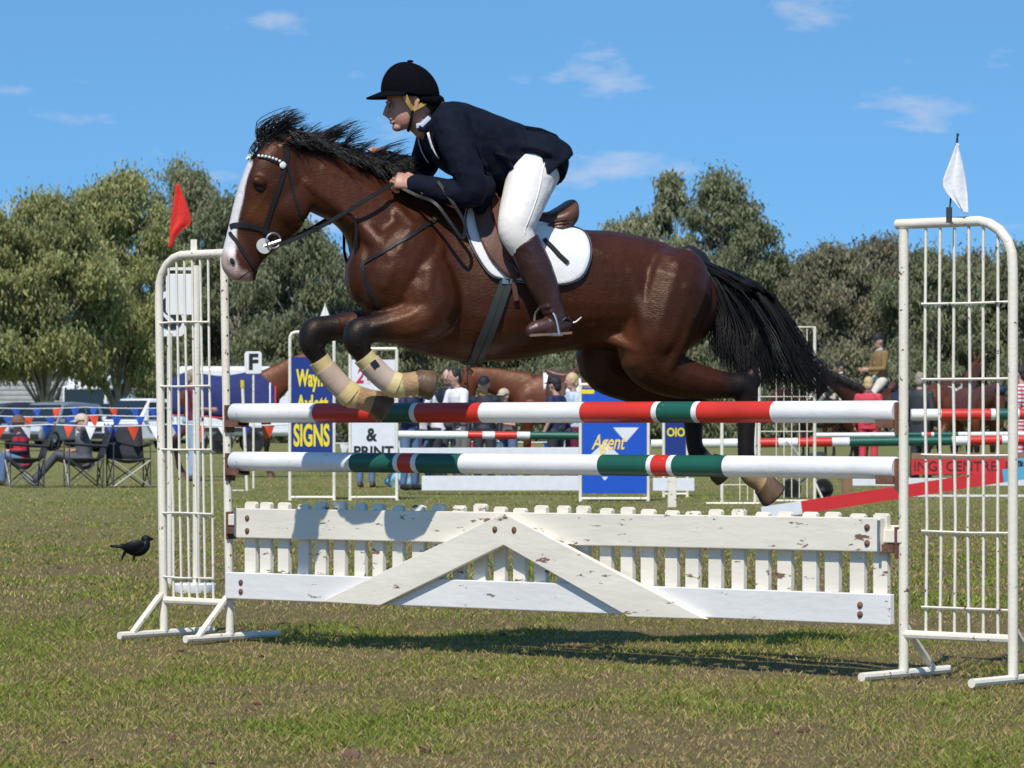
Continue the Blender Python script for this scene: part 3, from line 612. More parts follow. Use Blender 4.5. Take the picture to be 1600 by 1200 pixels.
spec = dict(torso=torso, neck=neck, head=head, legs=[fore_n, fore_f, hind_n, hind_f],
    balls=[hb(625, 420, .115, (.15, .115, .22), -28), hb(625, 420, -.115, (.15, .115, .22), -28), hb(668, 462, .15, (.13, .105, .13), 20), hb(660, 462, -.15, (.13, .105, .13), 20),   # shoulder, triceps
           hb(1055, 465, .13, (.15, .125, .21), -12), hb(1045, 465, -.13, (.15, .125, .21), -12), hb(575, 430, .07, (.09, .09, .13), 0), hb(572, 430, -.07, (.09, .09, .13), 0),  # thigh, breast
           hb(455, 320, .055, (.085, .035, .085), 0), hb(455, 320, -.055, (.085, .035, .085), 0),                      # cheeks
           hb(405, 284, .088, (.032, .018, .020), -20), hb(405, 284, -.088, (.032, .018, .020), -20),                   # brow
           hb(362, 404, .046, (.022, .016, .028), 20), hb(362, 404, -.046, (.022, .016, .028), 20),                     # nostril rims
           hb(388, 434, .0, (.035, .038, .018), 0), hb(551, 521, .15, (.026, .048, .040), 0), hb(482, 520, -.14, (.026, .048, .040), 0), hb(566, 540, .15, (.040, .052, .020), 40), hb(498, 542, -.14, (.040, .052, .020), 40), hb(574, 528, .15, (.030, .040, .030), 0), hb(507, 527, -.14, (.030, .040, .030), 0), hb(1178, 590, .14, (.026, .026, .046), 25), hb(1094, 620, -.14, (.026, .026, .046), 25), hb(1000, 545, .18, (.075, .05, .085), 0)],
    tubes=[([H(442, 226, .050), H(452, 216, .062), H(464, 210, .066), H(474, 208, .064)], [.020, .022, .014, .004], .5), ([H(442, 226, -.050), H(452, 216, -.062), H(464, 210, -.066), H(474, 208, -.064)], [.020, .022, .014, .004], .5),
           ([H(700, 297), H(740, 303), H(790, 322)], [.05, .055, .04], None),
           ],
    points=[(fore_n, 5, 10), (fore_f, 5, 10), (hind_n, 6, 11), (hind_f, 6, 11)],
    blaze=[H(383, 262, 0), H(373, 290, 0), H(364, 322, .0), H(356, 352, .004), H(350, 380, .012), H(348, 402, .024), H(352, 420, .028)], blaze_w=.054,
    pink=[(H(360, 430, .03), .062), (H(352, 414, .02), .065), (H(378, 436, .03), .05)],
    tan=[(H(960, 545, .2), .16), (H(360, 385, .05), .09), (H(405, 330, .08), .08), (H(640, 490, .22), .12)])
tmp = horse_body(horse, spec, 'bay_coat', 0.016, 3)
tb = BVHTree.FromPolygons([v.co.copy() for v in tmp.data.vertices], [tuple(p.vertices) for p in tmp.data.polygons]); bpy.data.objects.remove(tmp)
def relief(pix, radii, proud, sides=(1, -1)):
    """a muscle or rib: a rounded cord sunk in the flank so that it stands proud by a few millimetres"""
    pts = []
    for (x, y), r in zip(pix, radii):
        v = .2; hit = None
        for _ in range(4):
            p = H(x, y, v); h_ = tb.ray_cast(Vector((p.x, 1.5, p.z)), Vector((0, -1, 0)))
            if h_[0] is None: break
            hit = h_; v = h_[0].y
        if hit is None: return
        pts.append(hit[0] - hit[1] * (r - proud))
    for sg in sides: spec['tubes'].append(([Vector((p.x, p.y * sg, p.z)) for p in pts], list(radii), None))
relief([(478, 285), (505, 305), (535, 328), (565, 355), (590, 380), (610, 402)], [.030, .036, .040, .044, .046, .040], .010)      # neck
relief([(505, 262), (540, 275), (580, 298), (620, 325), (645, 350)], [.030, .034, .038, .040, .036], .007)
relief([(655, 335), (640, 360), (624, 390), (610, 425), (600, 450)], [.032, .036, .040, .040, .034], .009)                       # shoulder blade
relief([(690, 380), (672, 420), (668, 455), (685, 490)], [.040, .050, .055, .040], .008)                                       # triceps
relief([(1055, 410), (1075, 450), (1080, 495), (1065, 540), (1048, 575)], [.040, .050, .052, .046, .030], .010)                 # hamstring
relief([(985, 420), (998, 460), (1005, 500), (1008, 535)], [.040, .050, .050, .040], .008)                                     # thigh
relief([(925, 510), (945, 530), (968, 550), (990, 572)], [.020, .026, .028, .026], .007)                                       # flank fold
relief([(930, 388), (945, 396), (962, 400)], [.030, .036, .028], .006)                                                         # hip
relief([(424, 292), (410, 312), (396, 332), (383, 352)], [.012, .012, .011, .009], .004)                                       # face
relief([(440, 352), (428, 364), (414, 380), (403, 396)], [.014, .014, .013, .010], .003)
relief([(648, 492), (622, 500), (600, 506), (586, 510)], [.030, .030, .026, .018], .007)                                       # forearm
relief([(1075, 585), (1105, 592), (1130, 598)], [.030, .026, .018], .006)                                                      # gaskin
for i in range(6): relief([(842 + 15 * i, 440), (836 + 15 * i, 470), (828 + 14 * i, 505), (820 + 13 * i, 530)], [.014, .017, .017, .012], .0035)   # ribs
hbody = horse_body(horse, spec, 'bay_coat', 0.0082, 6)
hb_me = hbody.data
bvh = BVHTree.FromPolygons([v.co.copy() for v in hb_me.vertices], [tuple(p.vertices) for p in hb_me.polygons])
def side_v(s, z, sgn=1):
    hit = bvh.ray_cast(Vector((s, 1.5 * sgn, z)), Vector((0, -sgn, 0)))
    return (hit[0], hit[1]) if hit[0] is not None else (None, None)
def on_h(px, py, off=0.004, sgn=1):
    """point on the horse's left (sgn=1) flank that shows at this pixel, lifted off along the normal; for sgn=-1 the mirrored point"""
    v = 0.2
    for _ in range(4):
        p = H(px, py, v); loc, nr = side_v(p.x, p.z)
        if loc is None: break
        v = loc.y
    if loc is None:
        loc, nr, _i, _d = bvh.find_nearest(H(px, py, 0.03))
    q_, n_ = loc + nr * off, nr
    if sgn < 0: q_ = Vector((q_.x, -q_.y, q_.z)); n_ = Vector((n_.x, -n_.y, n_.z))
    return q_, n_
def strap_mb(pts, nrms, width, th):
    mb = MB(); m = len(pts); rs = []
    for i in range(m):
        t = (pts[min(i + 1, m - 1)] - pts[max(i - 1, 0)]).normalized(); n = (nrms[i] - t * nrms[i].dot(t)).normalized(); b = t.cross(n); w = width[i] if hasattr(width, '__len__') else width
        rs.append([pts[i] - b * w / 2, pts[i] + b * w / 2, pts[i] + b * w / 2 * .85 + n * th, pts[i] - b * w / 2 * .85 + n * th])
    mb.rings(rs); mb.v = [HM @ p for p in mb.v]; return mb
def surf_strap(name, pix, width, th, mat, root, n=6, off=0.001, sgn=1):
    pp = catmull([(x, y, 0) for (x, y) in pix], n); pr = [on_h(p.x, p.y, off, sgn) for p in pp]
    return strap_mb([a for a, b in pr], [b for a, b in pr], width, th).build(name, mat, root)
def lbuild(mb, name, mat, root, **k): mb.v = [HM @ p for p in mb.v]; return mb.build(name, mat, root, **k)
# hooves
for leg in (fore_n, fore_f, hind_n, hind_f):
    a, b = Vector(leg[-2][:3]), Vector(leg[-1][:3]); d = (b - a).normalized(); up_ = Vector((0, 0, 1))
    mb = MB(); fwd = (d + Vector((0.0, 0, -0.35))).normalized()
    mb.tube([b - d * .014, b + d * .010, b + fwd * .034, b + fwd * .058, b + fwd * .066, b + fwd * .062], [.047, .053, .058, .061, .056, .03], 18, up=(0, 1, 0)); lbuild(mb, 'hoof', 'hoof', horse)
# eyes, nostrils, mouth line
for sgn in (1, -1):
    p, n = on_h(407, 296, -0.006, 1); p = Vector((p.x, p.y * sgn, p.z)); lbuild(MB().ball(p, (.020, .013, .015), rotz(-15), 14, 10), 'eye', 'eye', horse)
    p, n = on_h(363, 408, -0.002, 1); p = Vector((p.x, p.y * sgn, p.z)); lbuild(MB().ball(p, (.009, .006, .016), rotz(25), 12, 8), 'nostril', plain('nostril_dark', (0.02, 0.012, 0.012), 0.6), horse)
surf_strap('mouth_line', [(372, 436), (384, 428), (396, 418)], 0.004, 0.001, plain('nostril_dark', (0.02, 0.012, 0.012)), horse, 4, 0.0)
# mane: strands rooted along the crest, lifted and swept back by the jump
rm = random.Random(21); random.seed(21); st = []
crest = [(424, 222), (440, 213), (460, 222), (490, 232), (520, 238), (555, 250), (590, 265), (620, 280), (650, 292)]
cr_ = catmull([(x, y, 0) for x, y in crest], 12)
def hs(px, py, v): return H(px, py, v)
tufts = [(424, 462, 172), (436, 470, 176), (448, 484, 186), (470, 512, 200), (500, 540, 200), (520, 562, 190), (532, 568, 198), (560, 592, 222), (590, 624, 224), (600, 630, 238), (612, 640, 250)]
for c in range(150):
    f = (c + rm.random()) / 150; b = cr_[min(len(cr_) - 1, int(f * len(cr_)))]; v = rm.uniform(-.022, .022); fly = rm.random() < 0.30
    if fly:
        tu = min(tufts, key=lambda t: abs(t[0] - b.x) + rm.uniform(0, 30)); tx, ty = tu[1] + rm.uniform(-10, 12), tu[2] + rm.uniform(-8, 26)
    else:
        dx = rm.uniform(20, 46); dr = rm.uniform(-12, 12); tx, ty = b.x + dx * 1.4, b.y + dr * .6 + 18 * f + rm.uniform(-2, 12)
    side = rm.uniform(-.03, .075) if not fly else rm.uniform(-.05, .05); lift = rm.uniform(4, 15)
    for k in range(20):
        sx_, sy_ = b.x + rm.gauss(0, 4), b.y + rm.uniform(-1, 9); ex, ey = tx + rm.gauss(0, 5), ty + rm.gauss(0, 3.5); vv = v + rm.gauss(0, .008); sd = side + rm.gauss(0, .008); q_ = rm.uniform(.75, 1.05)
        ex, ey = lerp(sx_, ex, q_), lerp(sy_, ey, q_)
        if fly: st.append([hs(sx_, sy_, vv), hs(lerp(sx_, ex, .22) - 3, lerp(sy_, ey, .5), vv + sd * .4), hs(lerp(sx_, ex, .58), lerp(sy_, ey, .84), vv + sd), hs(ex, ey, vv + sd * 1.4)])
        else: st.append([hs(sx_, sy_, vv), hs(lerp(sx_, ex, .3), sy_ - lift, vv + sd * .6), hs(lerp(sx_, ex, .7), lerp(sy_, ey, .6) - lift * .7, vv + sd), hs(ex, ey, vv + sd * 1.3)])
hair('mane', st, 0.0017, 'hair_black', horse)
# forelock
st = []
for i in range(90):
    bx, by = rm.uniform(404, 432), rm.uniform(214, 228); tx, ty = rm.choice([(462, 172), (440, 180), (470, 186), (410, 205)]); tx += rm.uniform(-10, 8); ty += rm.uniform(-6, 12); v = rm.uniform(-.035, .035)
    st.append([hs(bx, by, v), hs(bx - 2 + rm.uniform(-3, 3), lerp(by, ty, .5), v), hs(lerp(bx, tx, .5), lerp(by, ty, .85), v * 1.2), hs(tx, ty, v * 1.5)])
for i in range(80):
    bx, by = rm.uniform(408, 432), rm.uniform(216, 228); v = rm.uniform(-.04, .05)
    st.append([hs(bx, by, v), hs(bx - 10, by + 2, v * 1.2), hs(bx - 14 + rm.uniform(-6, 4), by + 16, v * 1.3), hs(bx - 14 + rm.uniform(-8, 4), by + rm.uniform(22, 34), v * 1.2)])
hair('forelock', st, 0.0024, 'hair_black', horse)
# tail
st = []; ends = catmull([(1118, 556, 0), (1150, 592, 0), (1190, 614, 0), (1240, 622, 0), (1284, 619, 0), (1310, 611, 0)], 10); mids = catmull([(1112, 480, 0), (1140, 505, 0), (1175, 515, 0), (1200, 515, 0), (1222, 510, 0), (1236, 524, 0)], 10)
m1s = catmull([(1102, 430, 0), (1115, 440, 0), (1135, 447, 0), (1155, 448, 0), (1175, 450, 0), (1188, 452, 0)], 10)
for c_ in range(215):
    f = rm.random() ** 0.85; j = int(f * (len(ends) - 1)); e, m_, m1 = ends[j], mids[j], m1s[j]; v = rm.gauss(0, .040); lnn = rm.uniform(.55, 1.03); cx_, cy_ = rm.gauss(0, 7), rm.gauss(0, 7); wv, ph = rm.uniform(1.5, 6), rm.uniform(0, 6)
    for k in range(15):
        jx, jy, vv, q_ = rm.gauss(0, 3.2), rm.gauss(0, 3.2), v + rm.gauss(0, .010), lnn * rm.uniform(.86, 1.04)
        ex, ey = lerp(m_.x, e.x, q_) + cx_ + jx * 1.7, lerp(m_.y, e.y, q_) + cy_ + jy * 1.2 + 5 * math.sin(ph + 2)
        st.append([hs(1086 + rm.uniform(-5, 6), 404 + rm.uniform(-2, 14), vv * .5), hs(m1.x + cx_ * .4 + jx * .4, m1.y + cy_ * .4 + jy * .4 + wv * math.sin(ph), vv), hs(m_.x + cx_ + jx, m_.y + cy_ + jy + wv * math.sin(ph + 1.3), vv * 1.6), hs(lerp(m_.x, ex, .55) + jx + wv * math.sin(ph + 2.6), lerp(m_.y, ey, .6) + jy, vv * 2), hs(ex, ey, vv * 2.3)])
hair('tail', st, 0.0019, 'hair_black', horse, 10)
lbuild(MB().tube([H(1075, 400), H(1092, 408), H(1104, 424), H(1110, 445)], [.05, .045, .036, .02], 12, dome=True), 'tail_dock', 'hair_black', horse)

# ------------------------------------------------------------------ saddle cloth, saddle, girth, bridle, breastplate, boots
def patch(name, outline, off, th, mat, root, rings=9, n_out=72, sgn=1, center=None):
    oc = catmull([(x, y, 0) for x, y in outline + [outline[0]]], 8)[:-1]
    cx, cy = center or (sum(p.x for p in oc) / len(oc), sum(p.y for p in oc) / len(oc)); vs, fs = [], []; n = len(oc)
    pr = [on_h(cx, cy, off, sgn)]
    for r in range(1, rings + 1): pr += [on_h(lerp(cx, p.x, r / rings), lerp(cy, p.y, r / rings), off, sgn) for p in oc]
    vs = [HM @ a for a, b in pr]; fs = [(0, 1 + k, 1 + (k + 1) % n) for k in range(n)]
    for r in range(rings - 1):
        for k in range(n): a = 1 + r * n + k; b = 1 + r * n + (k + 1) % n; fs.append((a, a + n, b + n, b))
    o = MB().add(vs, fs).build(name, mat, root, sharp=0)
    sm = o.modifiers.new('sm', 'SMOOTH'); sm.iterations = 4; sm.factor = 0.4
    s = o.modifiers.new('s', 'SOLIDIFY'); s.thickness = th; s.offset = 1.0 if sgn > 0 else -1.0
    return o, [a for a in oc]
pad = thing('saddle_cloth', 'white quilted saddle cloth with dark piping on the jumping horse', 'saddle cloth', HM @ H(820, 440, .27), math.pi + PSI)
M['quilt'] = pm('white_quilt', (0.80, 0.79, 0.77), 0.9, 0.04, 30, 0.25, 260)
pad_out = [(728, 318), (722, 345), (729, 375), (744, 405), (764, 432), (790, 440), (830, 445), (875, 448), (905, 440), (921, 420), (926, 392), (917, 368), (895, 358), (860, 352), (815, 340), (770, 318), (745, 309)]
for sgn in (1, -1):
    o, oc = patch('panel', pad_out, 0.006, 0.012, 'quilt', pad, sgn=sgn)
    ins = [(lerp(822, p.x, .955), lerp(392, p.y, .945)) for p in oc]; pr = [on_h(x, y, 0.0185, sgn) for x, y in ins[::2]]
    pr.append(pr[0]); strap_mb([a for a, b in pr], [b for a, b in pr], 0.006, 0.003).build('piping', plain('navy_piping', (0.02, 0.022, 0.05)), pad)
saddle = thing('saddle', 'brown leather jumping saddle under the rider', 'saddle', HM @ H(820, 330), math.pi + PSI)
flap_out = [(748, 304), (737, 318), (741, 350), (752, 385), (770, 415), (795, 438), (815, 436), (823, 410), (817, 375), (802, 345), (785, 320), (768, 303)]
for sgn in (1, -1): patch('flap', flap_out, 0.024, 0.010, 'leather_brown', saddle, 7, sgn=sgn)
sec = [((752, 298), (756, 330), .055), ((768, 303), (768, 345), .085), ((795, 320), (795, 356), .10), ((825, 331), (825, 362), .125), ((855, 331), (855, 362), .150), ((876, 321), (878, 362), .155), ((890, 312), (892, 352), .130), ((894, 318), (896, 340), .08)]
mb = MB(); mb.rings([ring_sz((a[0], a[1]), (a[2], a[3]), a[4], 0, 24, 1, 1, 2.6) for a in dens([S(t, b, h) for t, b, h in sec], 4)]); lbuild(mb, 'seat', 'leather_brown', saddle, sharp=0)
for k in range(3): lbuild(MB().tube([H(858, 347 + k * 5, .165 - .004 * k), H(878, 344 + k * 5, .168), H(894, 341 + k * 5, .13)], .006, 8, dome=True), 'panel_roll', 'leather_brown', saddle)
for sgn in (1, -1):
    pr = [on_h(x, y, .036, sgn) for (x, y) in [(763, 312), (775, 345), (790, 380), (800, 410)]]; strap_mb([a for a, b in pr], [b for a, b in pr], [.035, .05, .055, .04], .016).build('knee_roll', 'leather_brown', saddle)
    # girth and billets
    for dx in (0, 11):
        g = [(792 + dx, 418), (786 + dx, 440), (775 + dx, 470), (764 + dx, 500), (752 + dx, 530), (742 + dx, 552), (738 + dx, 563)]; surf_strap('girth', g, .030, .012, plain('girth_black', (0.022, 0.026, 0.025), 0.6), saddle, 4, .004, sgn)
    surf_strap('billet', [(800, 425), (803, 448), (806, 470)], .022, .004, 'leather_brown', saddle, 4, .018, sgn)
    for dx in (0, 12): p, n = on_h(789 + dx, 440, .018, sgn); lbuild(MB().box(p, (.026, .006, .022)), 'buckle', 'steel', saddle, smooth=False)
    surf_strap('stirrup_leather', [(784, 360), (797, 395), (812, 425)], .026, .004, 'leather_black', saddle, 4, .040, sgn)
# girth passes under the belly
p1 = on_h(738, 563, .006, 1)[0]
for dx in (0, -.029):
    pts, nn = [], []
    for f in (1, .8, .6, .4, .2, 0, -.2, -.4, -.6, -.8, -1):
        hit = bvh.ray_cast(Vector((p1.x + dx, p1.y * f * .98, 0.6)), Vector((0, 0, 1)))
        if hit[0] is not None: pts.append(hit[0] + hit[1] * .003); nn.append(hit[1])
    strap_mb(pts, nn, .030, .010).build('girth', 'girth_black', saddle)
def stirrup(sgn, leather_top, iron_top, tread, label_side):
    v = .335 * sgn
    lbuild(MB().beam(H(*leather_top, .315 * 1), H(*iron_top, .335), .026, .005, (0, 1, 0)) if sgn > 0 else MB().beam(Vector((H(*leather_top, .3).x, -.315, H(*leather_top, .3).z)), Vector((H(*iron_top, .3).x, -.335, H(*iron_top, .3).z)), .026, .005, (0, 1, 0)), 'stirrup_leather', 'leather_black', saddle)
    top = H(*iron_top, .335); b0, b1 = H(tread[0], tread[1], .29), H(tread[2], tread[3], .405)
    arc = [b0, lerp(b0, top, .5) + Vector((.012, -.018, .012)), lerp(b0, top, .85) + Vector((0.004, -.006, .008)), top + Vector((0, 0, .004)), lerp(b1, top, .85) + Vector((-.004, .006, .008)), lerp(b1, top, .5) + Vector((-.012, .018, .012)), b1]
    if sgn < 0: arc = [Vector((p.x, -p.y, p.z)) for p in arc]; b0 = Vector((b0.x, -b0.y, b0.z)); b1 = Vector((b1.x, -b1.y, b1.z))
    lbuild(MB().tube(catmull(arc, 4), .0055, 8), 'stirrup_iron', 'steel', saddle); lbuild(MB().beam(b0, b1, .038, .010), 'stirrup_tread', 'steel', saddle)
stirrup(1, (803, 408), (848, 475), (836, 521, 874, 523), ''); stirrup(-1, (803, 408), (848, 475), (836, 521, 874, 523), '')
surf_strap('leather_tail', [(848, 378), (866, 396), (885, 414)], .020, .003, 'leather_black', saddle, 4, .024)

bridle = thing('bridle', 'black leather bridle with beaded browband, bit and reins', 'bridle', HM @ H(420, 330), math.pi + PSI)
BK = 'leather_black'
for sgn in (1, -1):
    surf_strap('cheekpiece', [(446, 258), (440, 280), (430, 310), (420, 340), (412, 366)], .019, .005, BK, bridle, 4, .001, sgn)
    surf_strap('headpiece', [(446, 258), (448, 240), (446, 224)], .024, .005, BK, bridle, 4, .001, sgn)
    surf_strap('throat_lash', [(449, 258), (456, 290), (466, 325), (474, 345)], .012, .004, BK, bridle, 4, .001, sgn)
    surf_strap('noseband', [(356, 353), (375, 352), (395, 354), (412, 360), (425, 372)], .022, .006, BK, bridle, 4, .001, sgn)
    surf_strap('flash_strap', [(357, 362), (368, 375), (380, 394), (392, 412), (400, 426)], .015, .005, BK, bridle, 4, .001, sgn)
    surf_strap('browband', [(390, 247), (408, 245), (424, 249), (441, 258)], .016, .005, BK, bridle, 4, .002, sgn)
    for k in range(11):
        f = k / 10; x = lerp(391, 441, f); y = 247 - 4 * math.sin(f * 2.4) + 11 * f * f; p, n = on_h(x, y, .010, sgn); lbuild(MB().ball(p, .0062, None, 8, 6), 'bead', 'white_plastic', bridle)
    p, n = on_h(441, 259, .009, sgn); lbuild(MB().ball(p, (.014, .006, .014), None, 12, 8), 'rosette', 'white_plastic', bridle)
    # bit ring and rubber disc
    c, n = on_h(411, 384, .012, sgn); ax = Vector((-.15, sgn, .1)).normalized()
    lbuild(MB().lathe(c, [(.012, -.004), (.031, -.004), (.032, .0), (.031, .004), (.012, .005)], 22, ax), 'bit_guard', plain('rubber_pale', (0.52, 0.52, 0.48), 0.6), bridle)
    cc = H(422, 377, 0); cc = Vector((cc.x, c.y + .012 * sgn, cc.z)); u = Vector((1, .12 * sgn, 0)).normalized(); rp = [cc + u * (.030 * math.cos(a)) + UP * (.030 * math.sin(a)) for a in [2 * math.pi * k / 20 for k in range(21)]]
    lbuild(MB().tube(rp, .0042, 8), 'bit_ring', 'steel', bridle); lbuild(MB().tube([cc - u * .03, c, Vector((c.x, 0, c.z))], .008, 8), 'bit_mouthpiece', 'steel', bridle)
    # reins: bit ring to hand
    ring = H(431, 384, 0); ring = Vector((ring.x, cc.y, ring.z)); hand = H(614, 287, .115); hand = Vector((hand.x, hand.y * sgn, hand.z))
    midp = H(490, 358, 0); midp = Vector((midp.x, .10 * sgn, midp.z)); mid2 = H(560, 315, 0); mid2 = Vector((mid2.x, .145 * sgn, mid2.z))
    pts = catmull([ring, midp, mid2, hand], 6); strap_mb(pts, [Vector((0, sgn, .15))] * len(pts), .017, .004).build('rein', BK, bridle)
    st_ = H(486, 360, 0); lbuild(MB().box(Vector((st_.x, .10 * sgn, st_.z)), (.025, .012, .024)), 'rein_stop', BK, bridle)
    # slack end looping down from the hand
lp = [H(614, 287, .10), H(650, 305, .16), H(680, 318, .24), H(705, 350, .27), H(722, 372, .275), H(726, 350, .275), H(708, 318, .26), H(684, 284, .22)]
pts = catmull(lp, 5); strap_mb(pts, [Vector((0, 1, .1))] * len(pts), .015, .004).build('rein_loop', BK, bridle)
bp_ = thing('breastplate', 'black leather breastplate and martingale straps on the horse chest', 'breastplate', HM @ H(560, 420), math.pi + PSI)
for sgn in (1, -1):
    surf_strap('shoulder_strap', [(690, 338), (660, 356), (625, 378), (592, 398), (566, 412)], .018, .005, BK, bp_, 4, .001, sgn)
    p, n = on_h(680, 341, .008, sgn); lbuild(MB().lathe(p, [(.006, -.002), (.013, -.002), (.013, .003), (.006, .003)], 14, n), 'ring', 'brass', bp_)
surf_strap('chest_strap', [(566, 412), (572, 440), (582, 462), (592, 478)], .020, .005, BK, bp_, 4, .001, 1)
for sgn in (1, -1):
    a = H(505, 352, 0); a = Vector((a.x, .10 * sgn, a.z)); pts = catmull([a, Vector((H(530, 336, 0).x, .12 * sgn, H(530, 336, 0).z)), Vector((H(546, 352, 0).x, .12 * sgn, H(546, 352, 0).z)), Vector((H(547, 395, 0).x, .10 * sgn, H(547, 395, 0).z)), Vector((H(554, 425, 0).x, .05 * sgn, H(554, 425, 0).z))], 5)
    strap_mb(pts, [Vector((0.4, sgn, 0))] * len(pts), .013, .004).build('martingale_strap', BK, bp_)
# tendon boots
M['boot_cream'] = pm('boot_cream', (0.66, 0.52, 0.24), 0.6, 0.08, 12, 0.1, 40); M['boot_strap'] = pm('boot_strap_beige', (0.55, 0.42, 0.33), 0.75, 0.1, 12)
for leg, lab in ((fore_n, 'cream tendon boot with black badge on the nearer foreleg'), (fore_f, 'cream tendon boot on the farther foreleg')):
    b = thing('tendon_boot', lab, 'horse boot', HM @ Vector(leg[8][:3]), math.pi + PSI, 'boots on the forelegs')
    pts = catmull([leg[7][:3], leg[8][:3], leg[9][:3], leg[10][:3]], 4); d = (pts[-1] - pts[0]).normalized(); back = Vector((-d.z, 0, d.x)); back = back if back.x < 0 else -back   # behind the leg (tendon side)
    lbuild(MB().tube([p - back * .004 for p in pts[1:]], [.046, .045, .043, .042, .042, .043, .044, .046, .049, .052, .054, .055][:len(pts) - 1], 16, up=(0, 1, 0), dome=False), 'shell', 'boot_cream', b)
    f0 = -1
    for (i0, i1) in ((3, 6), (6, 9)):
        seg = pts[i0:i1 + 1]; lbuild(MB().tube([p - back * .004 for p in seg], .0485, 16, up=(0, 1, 0)), 'strap', 'boot_strap', b)
    lbuild(MB().ball(Vector(pts[-1]) + d * .005, (.053, .051, .053), None, 16, 10), 'fetlock_cup', 'boot_cream', b)
    if leg is fore_n: lbuild(MB().box(pts[3] + Vector((0, .049, 0)) + d * .012, (.028, .003, .032), rotz(38)), 'badge', 'letter_black', b, smooth=False, bevel=.001)

# ================================================================== HANDS (used for every person)
def hand_into(mb, wrist, fdir, palm_n, side, size=1.0, curl=1.2):
    """palm and five separate fingers; fdir towards the knuckles, palm_n out of the palm, side=+1/-1 puts the thumb"""
    f = Vector(fdir).normalized(); n = Vector(palm_n); n = (n - f * n.dot(f)).normalized(); w = f.cross(n) * side; z = size
    mb.tube([wrist - f * .01 * z, wrist + f * .03 * z, wrist + f * .065 * z, wrist + f * .088 * z], [.026 * z, .034 * z, .040 * z, .038 * z], 12, flat=.5, up=w)
    for k, (ln, off) in enumerate(((.070, .030), (.080, .010), (.074, -.010), (.058, -.029))):
        p = wrist + f * (.085 - .004 * abs(k - 1)) * z + w * off * z; pts = [p - f * .02 * z, p]; a = 0.0; d = f
        for j, part in enumerate((.45, .32, .23)):
            a += curl * (0.8 if j == 0 else 1.0); d = f * math.cos(a) + n * math.sin(a); p = p + d * (ln * part * z); pts.append(p)
        mb.tube(pts, [.0100 * z, .0105 * z, .0098 * z, .009 * z, .0075 * z], 8, dome=True)
    p = wrist + f * .025 * z + w * .032 * z; d = (f * .75 + w * .45 + n * .45).normalized(); d2 = (f * .8 - w * .1 + n * .5).normalized()
    mb.tube([p - f * .01 * z - w * .012 * z, p + d * .025 * z, p + d * .03 * z + d2 * .028 * z, p + d * .03 * z + d2 * .05 * z], [.016 * z, .014 * z, .0115 * z, .009 * z], 8, dome=True)

# ================================================================== RIDER
rider = thing('person', 'rider in navy jacket, white breeches and black helmet crouched over the jumping horse', 'person', HM @ H(830, 335), math.pi + PSI)
RM = WM[rider.name]
plain('navy_wool', (0.0055, 0.0080, 0.0175), 0.85, var=0.25, scale=30, bump=0.35, bscale=18, spec=0.15)
M['breeches'] = pm('breeches', (0.76, 0.72, 0.66), 0.85, 0.05, 14, 0.25, 16)
M['velvet'] = pm('velvet_black', (0.0035, 0.0035, 0.006), 0.95, 0.2, 40, spec=0.08)
M['harness'] = pm('harness_tan', (0.50, 0.31, 0.075), 0.7, 0.15, 20)
def rrem(mb, name, mat, vox, sm): mb.v = [HM @ p for p in mb.v]; return remesh(mb, name, mat, vox, sm, rider)
# --- body: head, neck, trunk, limbs, hands, one continuous mesh (mostly under the clothes)
mb = MB()
hd = [((616, 120), (660, 116), .045), ((608, 135), (674, 132), .066), ((605, 152), (680, 150), .075), ((607, 163), (683, 163), .076), ((609, 172), (678, 172), .073), ((611, 182), (668, 182), .068), ((613, 190), (660, 188), .060), ((618, 198), (652, 194), .048), ((626, 204), (646, 199), .030)]
mb.rings([ring_sz((a[0], a[1]), (a[2], a[3]), a[4], 0, 26, .80, 1.0, 2.3) for a in dens([S(t, b, h) for t, b, h in hd], 4)])
mb.tube([H(609, 160), H(604.5, 171), H(602.5, 177), H(608, 181)], [.010, .011, .014, .012], 10, dome=True)                 # nose
mb.ball(H(603.5, 178, .011), (.008, .009, .008)); mb.ball(H(603.5, 178, -.011), (.008, .009, .008))
mb.tube([H(611, 186, -.022), H(609.5, 186, 0), H(611, 186, .022)], .0062, 8, dome=True); mb.tube([H(613, 191, -.019), H(611, 191.5, 0), H(613, 191, .019)], .0066, 8, dome=True)
mb.ball(H(621, 199, 0), (.022, .030, .018)); mb.ball(H(607, 160, .03), (.012, .022, .008)); mb.ball(H(607, 160, -.03), (.012, .022, .008))   # chin, brows
pass                              # cheeks
for sg in (1, -1):
    mb.tube([H(647, 150, .074 * sg), H(652, 157, .082 * sg), H(650, 168, .080 * sg), H(645, 174, .074 * sg)], [.010, .013, .010, .006], 8, flat=.5, dome=True)     # ears
mb.tube([H(648, 180), H(662, 196), H(690, 205)], [.058, .056, .060], 14)
mb.tube([H(690, 205), H(720, 225), H(765, 240), H(810, 252), H(838, 262)], [.05, .06, .06, .06, .06], 12, up=(0, 0, 1))
for sg in (1, -1):
    if sg > 0: arm = [H(700, 208, .14), H(722, 255, .22), H(742, 296, .25), H(700, 297, .19), H(652, 287, .125)]
    else: arm = [H(695, 205, -.14), H(682, 235, -.22), H(668, 262, -.26), H(640, 262, -.18), H(604, 250, -.115)]
    mb.tube(catmull(arm, 3), [.024] * 9 + [.026] * 4, 10, dome=True)
    leg = [H(838, 266, .11), H(819, 312, .22), H(809, 355, .325), H(820, 385, .335), H(845, 435, .335), H(864, 490, .335)]
    if sg < 0: leg = [Vector((p.x, -p.y, p.z)) for p in leg]
    mb.tube(leg, [.04, .03, .026, .024, .022, .02], 10, dome=True)
